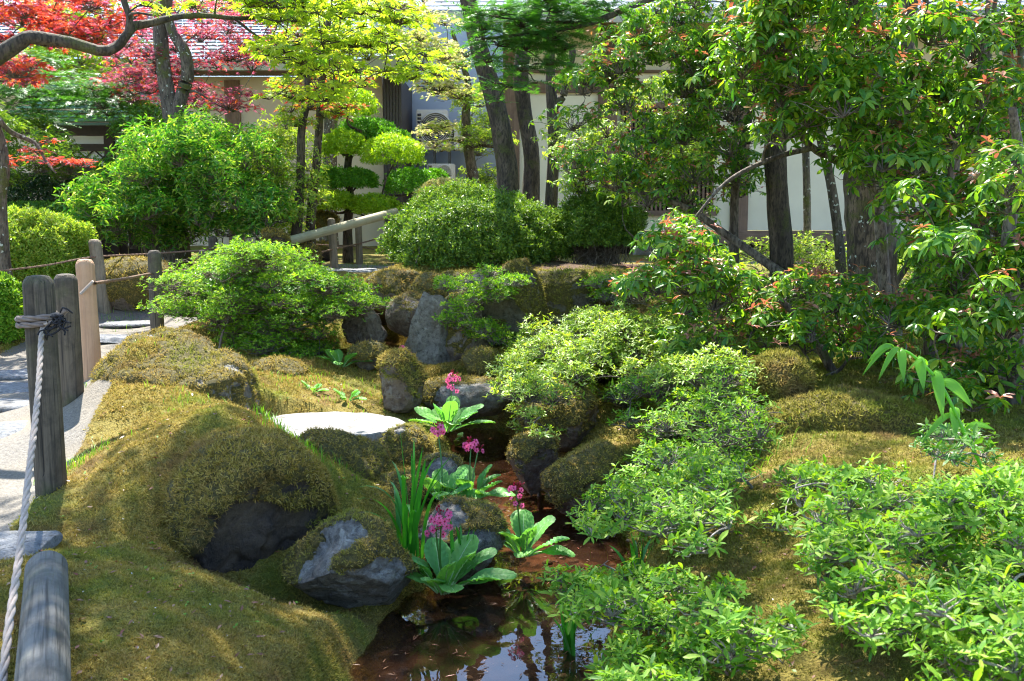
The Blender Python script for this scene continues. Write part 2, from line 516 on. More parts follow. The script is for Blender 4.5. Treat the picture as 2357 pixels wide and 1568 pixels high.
WATER_Z = -.40
def poly_dist(xy, line, half):
    best = np.full(len(xy), 9e9)
    for (a, b, ha, hb) in zip(line[:-1], line[1:], half[:-1], half[1:]):
        d = b - a
        t = np.clip(((xy - a) @ d) / max(d @ d, 1e-9), 0, 1)
        dist = np.linalg.norm(xy - (a + t[:, None] * d), axis=1) - (ha + (hb - ha) * t)
        best = np.minimum(best, dist)
    return best
def Wz(X, Y, z):
    p = W(X, Y, 1.0) - CAM
    return CAM + p * ((z - CAM[2]) / p[2])
STREAM = [(1060,2300,.5),(1080,1800,.42),(1100,1560,.36),(1150,1440,.36),(1290,1300,.36),(1260,1190,.24),(1170,1100,.24),(1110,1030,.2),(1080,990,.16)]
SL = [Wz(x, y, WATER_Z)[:2] for x, y, h in STREAM]
SH = [h for *_, h in STREAM]
UP = [W(900, 800, 8.0)[:2], W(885, 775, 8.5)[:2], W(890, 740, 8.9)[:2]]
PATH = [A(-1.7, -3), A(-1.9, 1), A(-2.35, 2.5), A(-2.75, 4), A(-3.0, 6), A(-3.5, 8.5), A(-3.4, 10.6), A(-2.1, 12.3), A(0, 12.9), A(3, 13.3), A(7, 13.6)]
PH = [.7, .72, .72, .74, .75, .58, .7, .9, .55, .5, .5]

def path_mask(xy):
    return 1 - sstep(-.03, .08, poly_dist(xy, PATH, PH) + .05 * fbm(np.c_[xy * 3, xy[:, 0] * 0], 3, 5))

def ground(xy):
    xy = np.asarray(xy, float).reshape(-1, 2)
    out = np.empty(len(xy))
    for s in range(0, len(xy), 20000):
        q = xy[s:s + 20000]
        out[s:s + 20000] = -np.sqrt(((q[:, None] - pts[None, :, :2]) ** 2).sum(-1) + c2 ** 2) @ WT[:n] + WT[n]
    far = sstep(20, 34, np.abs(xy[:, 1]) + .6 * np.maximum(np.abs(xy[:, 0]) - 14, 0))
    out = out * (1 - far) + .9 * far
    pm = path_mask(xy)
    p3 = np.c_[xy, xy[:, 0] * 0]
    out += (1 - pm) * (.12 * fbm(p3 * 1.1, 3, 3) + .085 * fbm(p3 * 4.0, 4, 4)) * (1 - .6 * sstep(8.5, 10, xy[:, 1])) + pm * (.012 * fbm(p3 * 6, 3, 6) - .03)
    hc = W(600, 1300, 3.62)
    out -= .16 * np.exp(-(((xy[:, 0] - hc[0]) / .30) ** 2 + ((xy[:, 1] - hc[1]) / .22) ** 2))
    for X, Y, D_, h_, rx, ry, nx, ny in ((545, 1165, 4.08, .17, .60, .46, .6, -.8), (400, 905, 5.7, .26, .60, .48, .85, -.5)):
        bc = W(X, Y, D_)                         # the moss bank runs up over the back and left side of the boulders
        dx, dy = xy[:, 0] - bc[0], xy[:, 1] - bc[1]
        out += h_ * np.exp(-((dx + .12) / rx) ** 2 - (dy / ry) ** 2) * (1 - sstep(-.06, .24, dx * nx + dy * ny))
    hs = W(755, 985, 5.55)                       # the bed of the white stepping stone
    out = np.minimum(out, hs[2] - .01 + 1.2 * np.maximum(np.hypot((xy[:, 0] - hs[0]) / .46, (xy[:, 1] - hs[1]) / .42) - 1, 0))
    d = poly_dist(xy, SL, SH) + .10 * fbm(p3 * 4, 3, 8)
    t = sstep(0, .2, d)
    bed = -.47 + .05 * fbm(p3 * 7, 3, 9)
    out = np.minimum(out, bed + (out - bed) * t)
    d2 = poly_dist(xy, UP, [.22, .25, .15])
    t2 = sstep(0, .2, d2)
    out = np.minimum(out, .02 + (out - .02) * t2)
    return out
def gz(x, y):
    return float(ground([[x, y]])[0])
def on(p):
    """drop a point to the ground"""
    return A(p[0], p[1], gz(p[0], p[1]))

ys = np.concatenate([np.linspace(-6, 1.0, 20), 1.0 * 1.0088 ** np.arange(1, 385), np.array([30, 34, 40, 50, 65, 90])])
us = np.linspace(-1, 1, 541)
us = np.sign(us) * (np.abs(us) * .75 + .25 * np.abs(us) ** 3)
YY, UU = np.meshgrid(ys, us, indexing='ij')
XX = UU * (3.4 + .95 * np.maximum(YY, 0))
XY = np.c_[XX.ravel(), YY.ravel()]
HZ = ground(XY)
PM = path_mask(XY)
WET = 1 - sstep(-.04, .07, poly_dist(XY, SL, SH))
SOIL = (1 - sstep(0, .6, poly_dist(XY, [A(.2, 10.5), A(2.5, 10.7), A(6, 9.6)], [.5, .5, .8])))
gm = MB()
r, c = len(ys), len(us)
i0 = (np.arange(r - 1)[:, None] * c + np.arange(c - 1)).ravel()
gm.add(np.c_[XY, HZ], np.stack([i0, i0 + 1, i0 + c + 1, i0 + c], -1))
m, nt, b = mat('garden_ground')
n1, n2, n3, n4 = noise(nt, 150, 3), noise(nt, 2.2, 4, .6), noise(nt, 40, 4), noise(nt, 3.1, 4, .6)
moss = ramp(nt, n1, [(.33, (.08, .065, .015)), (.5, (.20, .16, .035)), (.68, (.30, .24, .065))])
moss = mixc(nt, ramp(nt, n2, [(.50, (0, 0, 0)), (.66, (.8, .8, .8))]), moss, (.09, .13, .015))
moss = mixc(nt, ramp(nt, n4, [(.53, (0, 0, 0)), (.7, (.7, .7, .7))]), moss, (.13, .07, .03))
gr = ramp(nt, noise(nt, 75, 5, .75), [(.32, (.10, .092, .083)), (.5, (.21, .195, .172)), (.7, (.30, .28, .25))])
gr = mixc(nt, ramp(nt, noise(nt, 1.6, 4), [(.4, (0, 0, 0)), (.65, (.45, .45, .45))]), gr, (.25, .21, .15))
def att(nt, k):
    a = nt.nodes.new("ShaderNodeAttribute")
    a.attribute_name = k
    return a.outputs["Fac"]
def edge(nt, k, n, w=.7):
    f = math_(nt, 'ADD', att(nt, k), math_(nt, 'MULTIPLY', math_(nt, 'SUBTRACT', n, .5), w))
    return ramp(nt, f, [(.44, (0, 0, 0)), (.56, (1, 1, 1))])
soil = ramp(nt, n3, [(.35, (.05, .032, .02)), (.6, (.13, .085, .055))])
cc = mixc(nt, edge(nt, 'soil', n3), moss, soil)
cc = mixc(nt, edge(nt, 'path', n3), cc, gr)
bedc = ramp(nt, noise(nt, 9, 6, .7), [(.3, (.05, .022, .012)), (.5, (.145, .062, .034)), (.72, (.27, .14, .085))])
bedc = mixc(nt, att(nt, 'mud_depth_shade'), bedc, (.028, .02, .014))  # dark mud colour also stands in for light lost in deep water
cc = mixc(nt, edge(nt, 'wet', n3), cc, bedc)
nt.links.new(cc, b.inputs["Base Color"])
b.inputs["Roughness"].default_value = .9
b.inputs["Specular IOR Level"].default_value = .2
bump(nt, b, math_(nt, 'ADD', n1, n3), .8, .012)
M['ground'] = m
kind(gm.build('ground', m, attrs={'path': PM, 'wet': WET, 'soil': SOIL, 'mud_depth_shade': 1 - sstep(4.0, 4.9, XY[:, 1])}), 'structure', 'mossy garden ground with a gravel path and stream channel')

# water: a level sheet in the channel, clear and brown over the red bed, and a small upper pool
m, nt, b = mat('stream_water')
nt.nodes.remove(b)
tr = nt.nodes.new("ShaderNodeBsdfTransparent")
tr.inputs[0].default_value = (.84, .70, .56, 1)
gl = nt.nodes.new("ShaderNodeBsdfGlossy")
gl.inputs["Roughness"].default_value = .012
fr = nt.nodes.new("ShaderNodeFresnel")
fr.inputs[0].default_value = 1.8
bp = nt.nodes.new("ShaderNodeBump")
bp.inputs["Strength"].default_value = .05
bp.inputs["Distance"].default_value = .02
nt.links.new(noise(nt, 7, 3, .5), bp.inputs["Height"])
nt.links.new(bp.outputs[0], gl.inputs["Normal"])
nt.links.new(bp.outputs[0], fr.inputs["Normal"])
df = nt.nodes.new("ShaderNodeBsdfDiffuse")        # fine red silt hanging in the water
df.inputs[0].default_value = (.14, .065, .036, 1)
ms = nt.nodes.new("ShaderNodeMixShader")
ms.inputs[0].default_value = .14
nt.links.new(tr.outputs[0], ms.inputs[1])
nt.links.new(df.outputs[0], ms.inputs[2])
mx = nt.nodes.new("ShaderNodeMixShader")
nt.links.new(fr.outputs[0], mx.inputs[0])
nt.links.new(ms.outputs[0], mx.inputs[1])
nt.links.new(gl.outputs[0], mx.inputs[2])
nt.links.new(mx.outputs[0], nt.nodes["Material Output"].inputs[0])
M['water'] = m
def water_strip(name, line, half, z, label):
    L, Rr = [], []
    line = np.array(line)
    t = norm(np.gradient(line, axis=0))
    nn = np.c_[t[:, 1], -t[:, 0]]
    h = np.array(half)[:, None] + .34
    v = np.concatenate([np.c_[line - nn * h, np.full(len(line), z)], np.c_[line + nn * h, np.full(len(line), z)]])
    k = np.arange(len(line) - 1)
    mb = MB()
    f = np.stack([k, k + 1, k + 1 + len(line), k + len(line)], -1)
    if np.cross(v[f[0, 1]] - v[f[0, 0]], v[f[0, 2]] - v[f[0, 0]])[2] < 0:
        f = f[:, ::-1]
    mb.add(v, f)
    kind(mb.build(name, m), 'structure', label)
water_strip('stream_water', SL, SH, WATER_Z, 'shallow clear stream water over a reddish brown bed')
water_strip('pool_water', UP, [.2, .24, .15], .12, 'small upper pool below the waterfall rocks')

# ------------------------------------------------------------------ rocks
bmx = bmesh.new()
bmesh.ops.create_icosphere(bmx, subdivisions=6, radius=1)
ICO6 = (np.array([v.co for v in bmx.verts]), np.array([[v.index for v in f.verts] for f in bmx.faces]))
bmx.free()
bmx = bmesh.new()
bmesh.ops.create_icosphere(bmx, subdivisions=5, radius=1)
ICO5 = (np.array([v.co for v in bmx.verts]), np.array([[v.index for v in f.verts] for f in bmx.faces]))
bmx.free()

TUFT = []
for k in range(6):
    v, f = [], []
    for j in range(6):
        a = RNG.uniform(0, 6.28)
        el = RNG.uniform(.1, 1.25)
        d = A(math.cos(a) * math.cos(el), math.sin(a) * math.cos(el), math.sin(el))
        d2 = norm(d + A(*RNG.normal(0, .35, 2), -.25))
        w = A(-math.sin(a), math.cos(a), 0) * RNG.uniform(.10, .17)
        o = A(*RNG.normal(0, .35, 2), -.15)
        L = RNG.uniform(.7, 1.3)
        i = len(v)
        v += [o - w, o + w, o + d * .6 * L + w * .7, o + d * .6 * L - w * .7, o + d * .6 * L + d2 * .6 * L]
        f += [[i, i + 1, i + 2], [i, i + 2, i + 3], [i + 3, i + 2, i + 4]]
    TUFT.append((np.array(v), np.array(f)))

def tufts(mb, V, F, mask, dens, size, mi=0, dref=4.0, jit=.8):
    """scatter moss tufts over a mesh where mask (per vertex) is high; thinner and larger with distance"""
    tri = V[F[:, :3]]
    cr = np.cross(tri[:, 1] - tri[:, 0], tri[:, 2] - tri[:, 0])
    ar = np.linalg.norm(cr, axis=1) * .5
    cen = tri.mean(1)
    dist = np.maximum(np.linalg.norm(cen - CAM, axis=1), 1.5)
    w = ar * np.clip(mask[F[:, :3]].mean(1), 0, 1) * (dref / dist) ** 1.6
    tot = int(w.sum() * dens)
    if tot < 1:
        return
    idx = RNG.choice(len(F), tot, p=w / w.sum())
    u = RNG.random((tot, 2))
    u = np.where(u.sum(1, keepdims=True) > 1, 1 - u, u)
    t = tri[idx]
    P = t[:, 0] + (t[:, 1] - t[:, 0]) * u[:, :1] + (t[:, 2] - t[:, 0]) * u[:, 1:]
    nr = norm(cr[idx])
    nr[nr[:, 2] < -.5] *= 1
    R = frames(norm(nr + RNG.normal(0, .35, nr.shape)))
    s = size * (dist[idx] / dref) ** .8 * RNG.uniform(1 - jit * .5, 1 + jit * .6, tot)
    k = RNG.integers(0, 6, tot)
    for j in range(6):
        q = k == j
        inst(mb, TUFT[j], P[q], R[q], s[q], mi)

def rock(name, label, X, Y, d, size, seed, m='rock_grey', moss=.5, planes=9, rz=None, tilt=0, ico=None, group=None, dens=5200, tsize=.011,
         thick=.02, sink=0, bare=None, mossmat='moss', cut=(.6, .9), cat='rock', shape=None, rough=1.0):
    r = np.random.default_rng(seed)
    V, F = ICO6 if (ico or (6 if d < 6.2 else 5)) == 6 else ICO5
    V = V.copy()
    for _ in range(planes):
        nrm = norm(r.normal(size=3) * A(1, 1, .8))
        cc = r.uniform(*cut)
        dd = np.maximum(V @ nrm - cc, 0)
        V -= nrm * dd[:, None]
    if shape:
        for nrm, cc in shape:
            nrm = norm(A(*nrm))
            dd = np.maximum(V @ nrm - cc, 0)
            V -= nrm * dd[:, None] * .97
    V /= np.abs(V).max(0)
    V *= A(*size) * .5
    sc = 1 / max(size)
    nrmv = norm(V / (A(*size) ** 2))
    V += nrmv * (fbm(V * sc * 3.2 + seed, 3, seed)[:, None] * .16 * max(size) * .5 * rough + fbm(V * sc * 10 + seed, 5, seed + 1)[:, None] * .10 * max(size) * .5 * rough
              - np.clip(.05 - np.abs(fbm(V * sc * 4.5 + seed * 2, 3, seed + 5)), 0, 1)[:, None] * .9 * max(size) * .5 * rough * (moss < .9))
    a = r.uniform(0, 6.28) if rz is None else rz
    ca, sa = math.cos(a), math.sin(a)
    V = V @ np.array([[ca, -sa, 0], [sa, ca, 0], [0, 0, 1]]).T
    if tilt:
        ct, st = math.cos(tilt), math.sin(tilt)
        V = V @ np.array([[ct, 0, st], [0, 1, 0], [-st, 0, ct]]).T
    p = W(X, Y, d)
    # vertex normals
    fn = np.cross(V[F[:, 1]] - V[F[:, 0]], V[F[:, 2]] - V[F[:, 0]])
    vn = np.zeros_like(V)
    for k in range(3):
        np.add.at(vn, F[:, k], fn)
    vn = norm(vn)
    mk = vn[:, 2] * .75 + .9 * fbm((V + p) * 3.2, 4, seed + 3) + (moss - .5) * 1.6 + .12
    if bare:
        for (bx, by, br) in bare:        # bare patches of stone: a spot on the surface and its size
            dr = norm(W(bx, by, d) - CAM)
            q = (V + p) - CAM
            off = np.linalg.norm(q - (q @ dr)[:, None] * dr, axis=1) + np.where((vn @ dr) > 0, 9, 0)
            spot = V[np.argmin(off + .15 * (q @ dr))]
            dd = np.linalg.norm(V - spot, axis=1) / (br * d / Q)
            mk -= 1.4 * (1 - sstep(.5, 1.3, dd + .9 * fbm((V + p) * 9, 3, seed + 7)))
    mk = sstep(.12, .5, mk)
    V = V + vn * (mk * thick)[:, None] + vn * (mk * .012 * fbm(V * 30, 2, seed))[:, None]
    mb = MB()
    mb.add(V, F)
    o = mb.build(name, M[m], attrs={'moss': mk})
    o.location = p - A(0, 0, sink)
    thing(name, label, cat, group, o)
    if moss > .05 and dens:
        tm = MB()
        back = (vn @ norm(CAM - p)) > -.35
        tufts(tm, V + p, F, (mk - .35).clip(0) * 1.6 * back, dens, tsize)
        if tm.n:
            tm.v = [v - p.astype(np.float32) for v in tm.v]
            tm.build('moss_cover', M[mossmat], o)
    return o

S_ = 'boulders along the stream'
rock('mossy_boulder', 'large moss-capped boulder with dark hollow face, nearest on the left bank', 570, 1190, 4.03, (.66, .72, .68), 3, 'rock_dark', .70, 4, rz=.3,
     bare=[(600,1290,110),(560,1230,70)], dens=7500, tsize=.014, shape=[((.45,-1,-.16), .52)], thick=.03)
rock('mossy_boulder', 'broad mossy boulder with grey patches beside the new cedar post', 400, 925, 5.7, (.92, 1.0, .80), 8, 'rock_grey', .66, 4, rz=.2,
     bare=[(535,850,22),(355,815,13),(345,775,14),(500,800,16),(570,900,18),(460,880,9)], dens=6000, shape=[((.2,-.4,1), .72)])
rock('mossy_boulder', 'golden moss hump behind the broad boulder', 640, 885, 6.9, (.46, .5, .36), 12, 'rock_brown', .8, 3)
rock('stepping_stone', 'white sunlit flat stepping stone on the left bank', 755, 985, 5.55, (.94, .86, .24), 17, 'slab_white', .0, 3, rz=.1, dens=0, rough=.2, sink=.065,
     shape=[((.04,-.06,1), .45), ((-.6,-1,0), .75), ((.9,-.8,0), .72), ((.3,1,0), .85)], cat='stone')
rock('mossy_boulder', 'mossy block at the right end of the white stepping stone', 935, 1030, 5.45, (.26, .40, .28), 21, 'rock_grey', .62, 5, bare=[(915,955,26)], sink=.03)
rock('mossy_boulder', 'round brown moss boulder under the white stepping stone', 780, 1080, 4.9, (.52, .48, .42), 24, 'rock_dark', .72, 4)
rock('lichen_boulder', 'grey lichen-spotted boulder left of the big primula', 805, 1290, 3.75, (.54, .46, .38), 31, 'rock_grey', .62, 12, rz=.5, tilt=.35,
     bare=[(780,1240,60),(740,1300,55),(850,1350,75)])
rock('lichen_boulder', 'grey boulder with mossy right shoulder between two pink primulas', 1055, 1240, 4.2, (.40, .40, .36), 36, 'rock_grey', .42, 11, rz=.2,
     bare=[(1000,1190,70),(1100,1290,60)], shape=[((0,0,1), .7)])
rock('small_boulder', 'small grey stone with moss skirt in the stream behind the iris', 1015, 1105, 4.95, (.26, .24, .24), 41, 'rock_grey', .45, 5, bare=[(1020,1078,34)])
rock('mossy_boulder', 'low moss hump beside the iris clump', 930, 1150, 4.7, (.32, .3, .26), 44, 'rock_dark', .7, 4)
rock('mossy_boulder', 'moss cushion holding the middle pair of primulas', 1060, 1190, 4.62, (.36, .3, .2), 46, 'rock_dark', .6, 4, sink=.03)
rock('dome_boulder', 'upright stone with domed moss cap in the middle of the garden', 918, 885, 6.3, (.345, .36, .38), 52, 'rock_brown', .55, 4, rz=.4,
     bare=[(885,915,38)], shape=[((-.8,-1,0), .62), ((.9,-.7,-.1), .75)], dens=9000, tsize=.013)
rock('flat_boulder', 'wide flat boulder with bare grey top and mossy front', 1075, 910, 6.7, (.62, .55, .30), 57, 'rock_grey', .56, 4, rz=.1,
     bare=[(1090,872,62),(1030,905,26)], shape=[((0,0,1), .55)])
rock('mossy_boulder', 'small green moss tussock below the leaning grey rock', 1112, 840, 7.2, (.28, .28, .22), 61, 'rock_dark', .9, 3)
rock('leaning_rock', 'tall pale grey rock leaning below the waterfall', 1005, 790, 7.9, (0.538, 0.460, 0.794), 66, 'rock_grey', .14, 12, rz=0, tilt=.12, bare=[(980,790,90)], dens=2500, rough=.7, shape=[((-.75,-1,.25), .42), ((.9,-.8,.25), .45), ((.25,.2,1), .72), ((-1,.1,.3), .62)])
rock('leaning_rock', 'brown mossed rock leaning against the tall grey rock', 1080, 780, 8.0, (0.563, 0.460, 0.768), 70, 'rock_brown', .45, 6, rz=.9, tilt=-.15)
rock('round_boulder', 'round pale boulder lit at the top of the waterfall', 955, 728, 8.3, (0.512, 0.460, 0.358), 74, 'rock_brown', .32, 9)
rock('round_boulder', 'overhanging mossy boulder above the dark waterfall gap', 918, 676, 8.9, (0.666, 0.575, 0.410), 79, 'rock_brown', .5, 4, rz=.2)
rock('pointed_rock', 'pointed reddish rock left of the waterfall', 838, 752, 8.2, (0.384, 0.345, 0.461), 83, 'rock_brown', .12, 12, rz=0, shape=[((-.8,-1,.3), .45), ((1,-.5,.45), .45)], dens=2000)
rock('mossy_boulder', 'low moss-covered stone by the upper pool', 850, 820, 7.4, (.28, .3, .20), 88, 'rock_wall', .62, 4)
rock('mossy_boulder', 'ochre mossy rock in the middle of the waterfall bank', 990, 690, 8.6, (0.333, 0.299, 0.435), 92, 'rock_brown', .6, 5)
rock('upright_rock', 'upright mossy rock with ferns on top, right of the waterfall', 1178, 705, 8.1, (0.563, 0.460, 0.794), 97, 'rock_wall', .6, 10, rz=.5, mossmat='moss_dark')
rock('wall_boulder', 'large squarish mossy boulder with flat top edge', 1292, 695, 8.5, (0.666, 0.517, 0.538), 103, 'rock_wall', .62, 11, rz=0, shape=[((0,0,1), .75), ((0,-1,.1), .7), ((1,-.2,.35), .7)], mossmat='moss_dark')
rock('wall_boulder', 'green-stained boulder at the right end of the rock wall', 1402, 706, 8.7, (0.640, 0.460, 0.435), 108, 'rock_wall', .68, 10, mossmat='moss_dark')
rock('small_boulder', 'sun-spotted mossy boulder in front of the rock wall', 1425, 752, 7.9, (0.435, 0.368, 0.282), 113, 'rock_brown', .6, 4)
rock('wall_boulder', 'dark wet boulder behind the waterfall gap', 870, 715, 9.3, (.7, .5, .5), 118, 'rock_dark', .0, 6, dens=0)
rock('wall_boulder', 'dark boulder under the hedge between the waterfall rocks', 1070, 690, 8.9, (.7, .5, .5), 121, 'rock_wall', .3, 6)
rock('bank_boulder', 'mossy bank stone on the right edge of the stream bend', 1228, 1065, 5.35, (.26, .34, .34), 126, 'rock_brown', .55, 5, bare=[(1225,1120,30)])
rock('bank_boulder', 'large golden mossy bank boulder right of the stream', 1350, 1105, 5.0, (.42, .46, .40), 131, 'rock_brown', .72, 4)
rock('bank_boulder', 'bank stone under the bright azalea', 1290, 960, 5.9, (.5, .5, .4), 135, 'rock_brown', .6, 4)
rock('moss_mound', 'domed stone covered in dark green moss under the red-tipped shrub', 1795, 900, 5.2, (.34, .36, .36), 143, 'rock_dark', .95, 2, mossmat='moss_dark', dens=12000, tsize=.017, cut=(.75, .95))
rock('moss_mound', 'low mossy ridge stone on the right slope', 1950, 985, 4.9, (.9, .6, .3), 147, 'rock_dark', .9, 3, mossmat='moss_dark', dens=9000, tsize=.015, cut=(.75, .95))
rock('moss_mound', 'sunlit golden moss mound behind the path posts', 305, 665, 9.9, (1.0, .8, .62), 151, 'rock_brown', .92, 3, dens=5000)
rock('small_boulder', 'dark rounded boulder beside the rail end', 628, 560, 10.8, (.34, .3, .28), 155, 'rock_dark', .45, 4)
rock('small_boulder', 'ochre mossy stone below the slanting rail', 700, 600, 11.3, (.5, .4, .36), 158, 'rock_brown', .75, 4)
rock('small_boulder', 'golden mossed boulder behind the rail post', 742, 512, 13.2, (.42, .4, .3), 161, 'rock_brown', .8, 4)
rock('small_boulder', 'dark mossy boulder under the left end of the rail', 740, 582, 12.8, (.4, .3, .24), 163, 'rock_dark', .5, 4)

# flat paving slabs set in the gravel
for i, (X, Y, d, w, dp, lab) in enumerate([
    (22, 990, 5.2, .55, .42, 'pale paving slab on the path behind the nearest post'),
    (25, 935, 5.9, .9, .36, 'long blue-grey paving slab, second along the path'),
    (10, 890, 6.5, .8, .4, 'blue-grey paving slab crossing the path, third along'),
    (60, 855, 7.1, .9, .42, 'sun-flecked paving slab beyond the dark posts'),
    (245, 770, 8.4, .8, .6, 'large blue-grey slab between the cedar post and the dark post'),
    (290, 735, 9.3, .7, .5, 'paving slab in front of the golden moss mound'),
    (255, 815, 7.3, .5, .4, 'grey slab edge behind the broad mossy boulder'),
    (12, 1270, 3.3, .3, .4, 'small grey slab at the picture edge behind the rope'),
    (800, 625, 11.6, 1.2, .7, 'broad pale slab on the far path bend'),
    (800, 600, 12.7, .9, .6, 'pale slab by the rail posts'),
    (910, 603, 12.4, .6, .4, 'pale slab half under the clipped hedge')]):
    p = W(X, Y, d)
    q = on(p)
    Yc = 784 - Q * math.tan(math.atan2(q[2] + .0 - CAM[2], q[1]) + PITCH)
    rock('paving_slab', lab, X, Yc, d, (w, dp, .09), 200 + i, 'slab', 0, 5, rz=RNG.uniform(-.3, .3), dens=0, rough=.25, sink=.0,
         shape=[((0,0,1), .45), ((-1,.3,0), .8), ((1,.2,0), .8)], group='paving slabs of the path', cat='slab', ico=5)

# moss carpet on the ground
Vg = np.c_[XY, HZ]
Fg = gm.f[0][0]
cen = Vg[Fg].mean(1)
keep = (cen[:, 1] > 1.6) & (cen[:, 1] < 10.5) & (np.abs(cen[:, 0]) < .62 * cen[:, 1] + .3)
Fk = Fg[keep]
mk = (1 - sstep(.25, .6, PM)) * (1 - sstep(.2, .6, WET)) * (1 - SOIL)
mk = mk * (.25 + .75 * sstep(-.22, .02, fbm(np.c_[XY * 2.6, XY[:, 0] * 0], 4, 77)))
T2 = np.concatenate([Fk[:, [0, 1, 2]], Fk[:, [0, 2, 3]]])
tb = MB()
tufts(tb, Vg, T2, mk * np.where(XY[:, 0] < .55, 1, 0), 11500, .0105, dref=4)
kind(tb.build('moss_carpet', M['moss']), 'stuff', 'olive and golden moss carpet over the left bank')
tb = MB()
tufts(tb, Vg, T2, mk * np.where(XY[:, 0] >= .55, 1, 0), 8500, .0115, dref=4)
kind(tb.build('moss_carpet', M['moss_dark']), 'stuff', 'olive moss carpet over the right bank')

# fallen leaves, twigs and petals lying on the moss
LIT = (A(0, 0, 0), ) 
lv = np.array([[-.5, 0, 0], [-.1, -.2, .06], [.5, 0, .02], [-.1, .2, .06]])
lf = np.array([[0, 1, 2], [0, 2, 3]])
def litter(name, m, num, size, lab, y0=2.0, y1=8):
    d = y0 + (y1 - y0) * RNG.random(num * 3) ** 1.3
    x = RNG.uniform(-.55, .55, num * 3) * d
    k = (path_mask(np.c_[x, d]) < .3) & (poly_dist(np.c_[x, d], SL, SH) > .22)
    x, d = x[k][:num], d[k][:num]
    P = np.c_[x, d, ground(np.c_[x, d]) + .009]
    mb = MB()
    inst(mb, (lv, lf), P, frames(RNG.normal(0, .3, P.shape) + A(0, 0, 1)), size * RNG.uniform(.5, 1.4, len(P)))
    kind(mb.build(name, m), 'stuff', lab)
M['lit1'] = leaf_mat('fallen_leaf', [(.10, .04, .02), (.2, .07, .03), (.15, .09, .04), (.25, .05, .03)], .1)
M['lit2'] = leaf_mat('fallen_petal', [(.6, .6, .62), (.5, .5, .5), (.62, .58, .5)], .1, (1, 1, 1))
litter('fallen_leaves', M['lit1'], 2200, .022, 'small brown fallen leaves on the moss')
litter('fallen_petals', M['lit2'], 260, .009, 'white specks of grit and petals on the moss', 2.0, 6)

# twigs, needles and leaf scraps floating on the water and caught along its edge
k = 900
tt = RNG.integers(0, len(SL) - 1, k)
ff = RNG.random((k, 1))
SLa, SHa = np.array(SL), np.array(SH)
cp_ = SLa[tt] + (SLa[tt + 1] - SLa[tt]) * ff
sp_ = RNG.normal(0, 1, (k, 2))
sp_ = sp_ / np.linalg.norm(sp_, axis=1, keepdims=True) * (SHa[tt] * RNG.random(k) ** .35 * 1.1)[:, None]
Pf = np.c_[cp_ + sp_, np.full(k, WATER_Z + .004)]
mb = MB()
inst(mb, (lv * A(1, .35, .6), lf), Pf, frames(RNG.normal(0, .08, Pf.shape) + A(0, 0, 1)), .022 * RNG.uniform(.3, 1.8, k))
kind(mb.build('floating_leaves', M['lit1']), 'stuff', 'small brown leaf scraps and needles floating on the stream')
# little green sprouts on the moss
d = 2.2 + 5 * RNG.random(420)
x = RNG.uniform(-.5, .3, 420) * d
kk = (path_mask(np.c_[x, d]) < .2) & (poly_dist(np.c_[x, d], SL, SH) > .2)
x, d = x[kk], d[kk]
cl = RNG.random(len(x)) < .7
Ps = np.c_[x, d, ground(np.c_[x, d]) + .012]
mb = MB()
for j in range(4):
    inst(mb, (lv * A(1, 1.6, .5) + A(.5, 0, 0), lf), Ps, frames(RNG.normal(0, .3, Ps.shape) + A(0, 0, 1)), .010 * RNG.uniform(.5, 1.6, len(Ps)))
kind(mb.build('weed_sprouts', M['grass']), 'stuff', 'tiny green sprouts growing out of the moss')

# pebbles and stone chips on the stream bed and along its wet margin
bmx = bmesh.new()
bmesh.ops.create_icosphere(bmx, subdivisions=2, radius=1)
PV, PF = np.array([v.co for v in bmx.verts]), np.array([[v.index for v in f.verts] for f in bmx.faces])
bmx.free()
k = 520
tt = RNG.integers(1, len(SL) - 1, k)
cp_ = SLa[tt] + (SLa[tt + 1] - SLa[tt]) * RNG.random((k, 1))
sp_ = norm(RNG.normal(0, 1, (k, 2))) * (SHa[tt] * (.55 + .6 * RNG.random(k)))[:, None]
xy_ = cp_ + sp_
Pp = np.c_[xy_, ground(xy_) + .002]
mb = MB()
for j in range(5):
    sel = np.arange(k) % 5 == j
    tv = PV * A(1, RNG.uniform(.6, .9), RNG.uniform(.4, .6)) * (1 + .35 * fbm(PV * 1.3 + j * 9, 2, j))[:, None]
    inst(mb, (tv, PF), Pp[sel], frames(RNG.normal(0, .2, (sel.sum(), 3)) + A(0, 0, 1)), .006 + .022 * RNG.random(sel.sum()) ** 3)
kind(mb.build('pebbles', M['rock_brown'], attrs={'moss': np.zeros(mb.n)}), 'stuff', 'small brown pebbles on the stream bed and its wet margin')
# ------------------------------------------------------------------ leaf shapes
def leaf_t(w=.34, fold=.06, droop=.15, rich=True, peak=.55):
    if rich:
        v = [[0,0,0],[.3,0,.03],[.7,0,-droop*.4],[1,0,-droop],
             [.28,w*.36,fold],[peak+.1,w*.5,fold*.6-droop*.3],[.28,-w*.36,fold],[peak+.1,-w*.5,fold*.6-droop*.3],[.88,w*.25,-droop*.7],[.88,-w*.25,-droop*.7]]
        f = [[0,1,4],[1,5,4],[1,2,5],[2,8,5],[2,3,8],[0,6,1],[1,6,7],[1,7,2],[2,7,9],[2,9,3]]
    else:
        v = [[0,0,0],[peak,w*.5,fold],[1,0,-droop],[peak,-w*.5,fold]]
        f = [[0,2,1],[0,3,2]]
    return np.array(v, float), np.array(f)

def rot(ax, a):
    c, s = math.cos(a), math.sin(a)
    return {'x': np.array([[1,0,0],[0,c,-s],[0,s,c]]), 'y': np.array([[c,0,s],[0,1,0],[-s,0,c]]), 'z': np.array([[c,-s,0],[s,c,0],[0,0,1]])}[ax]

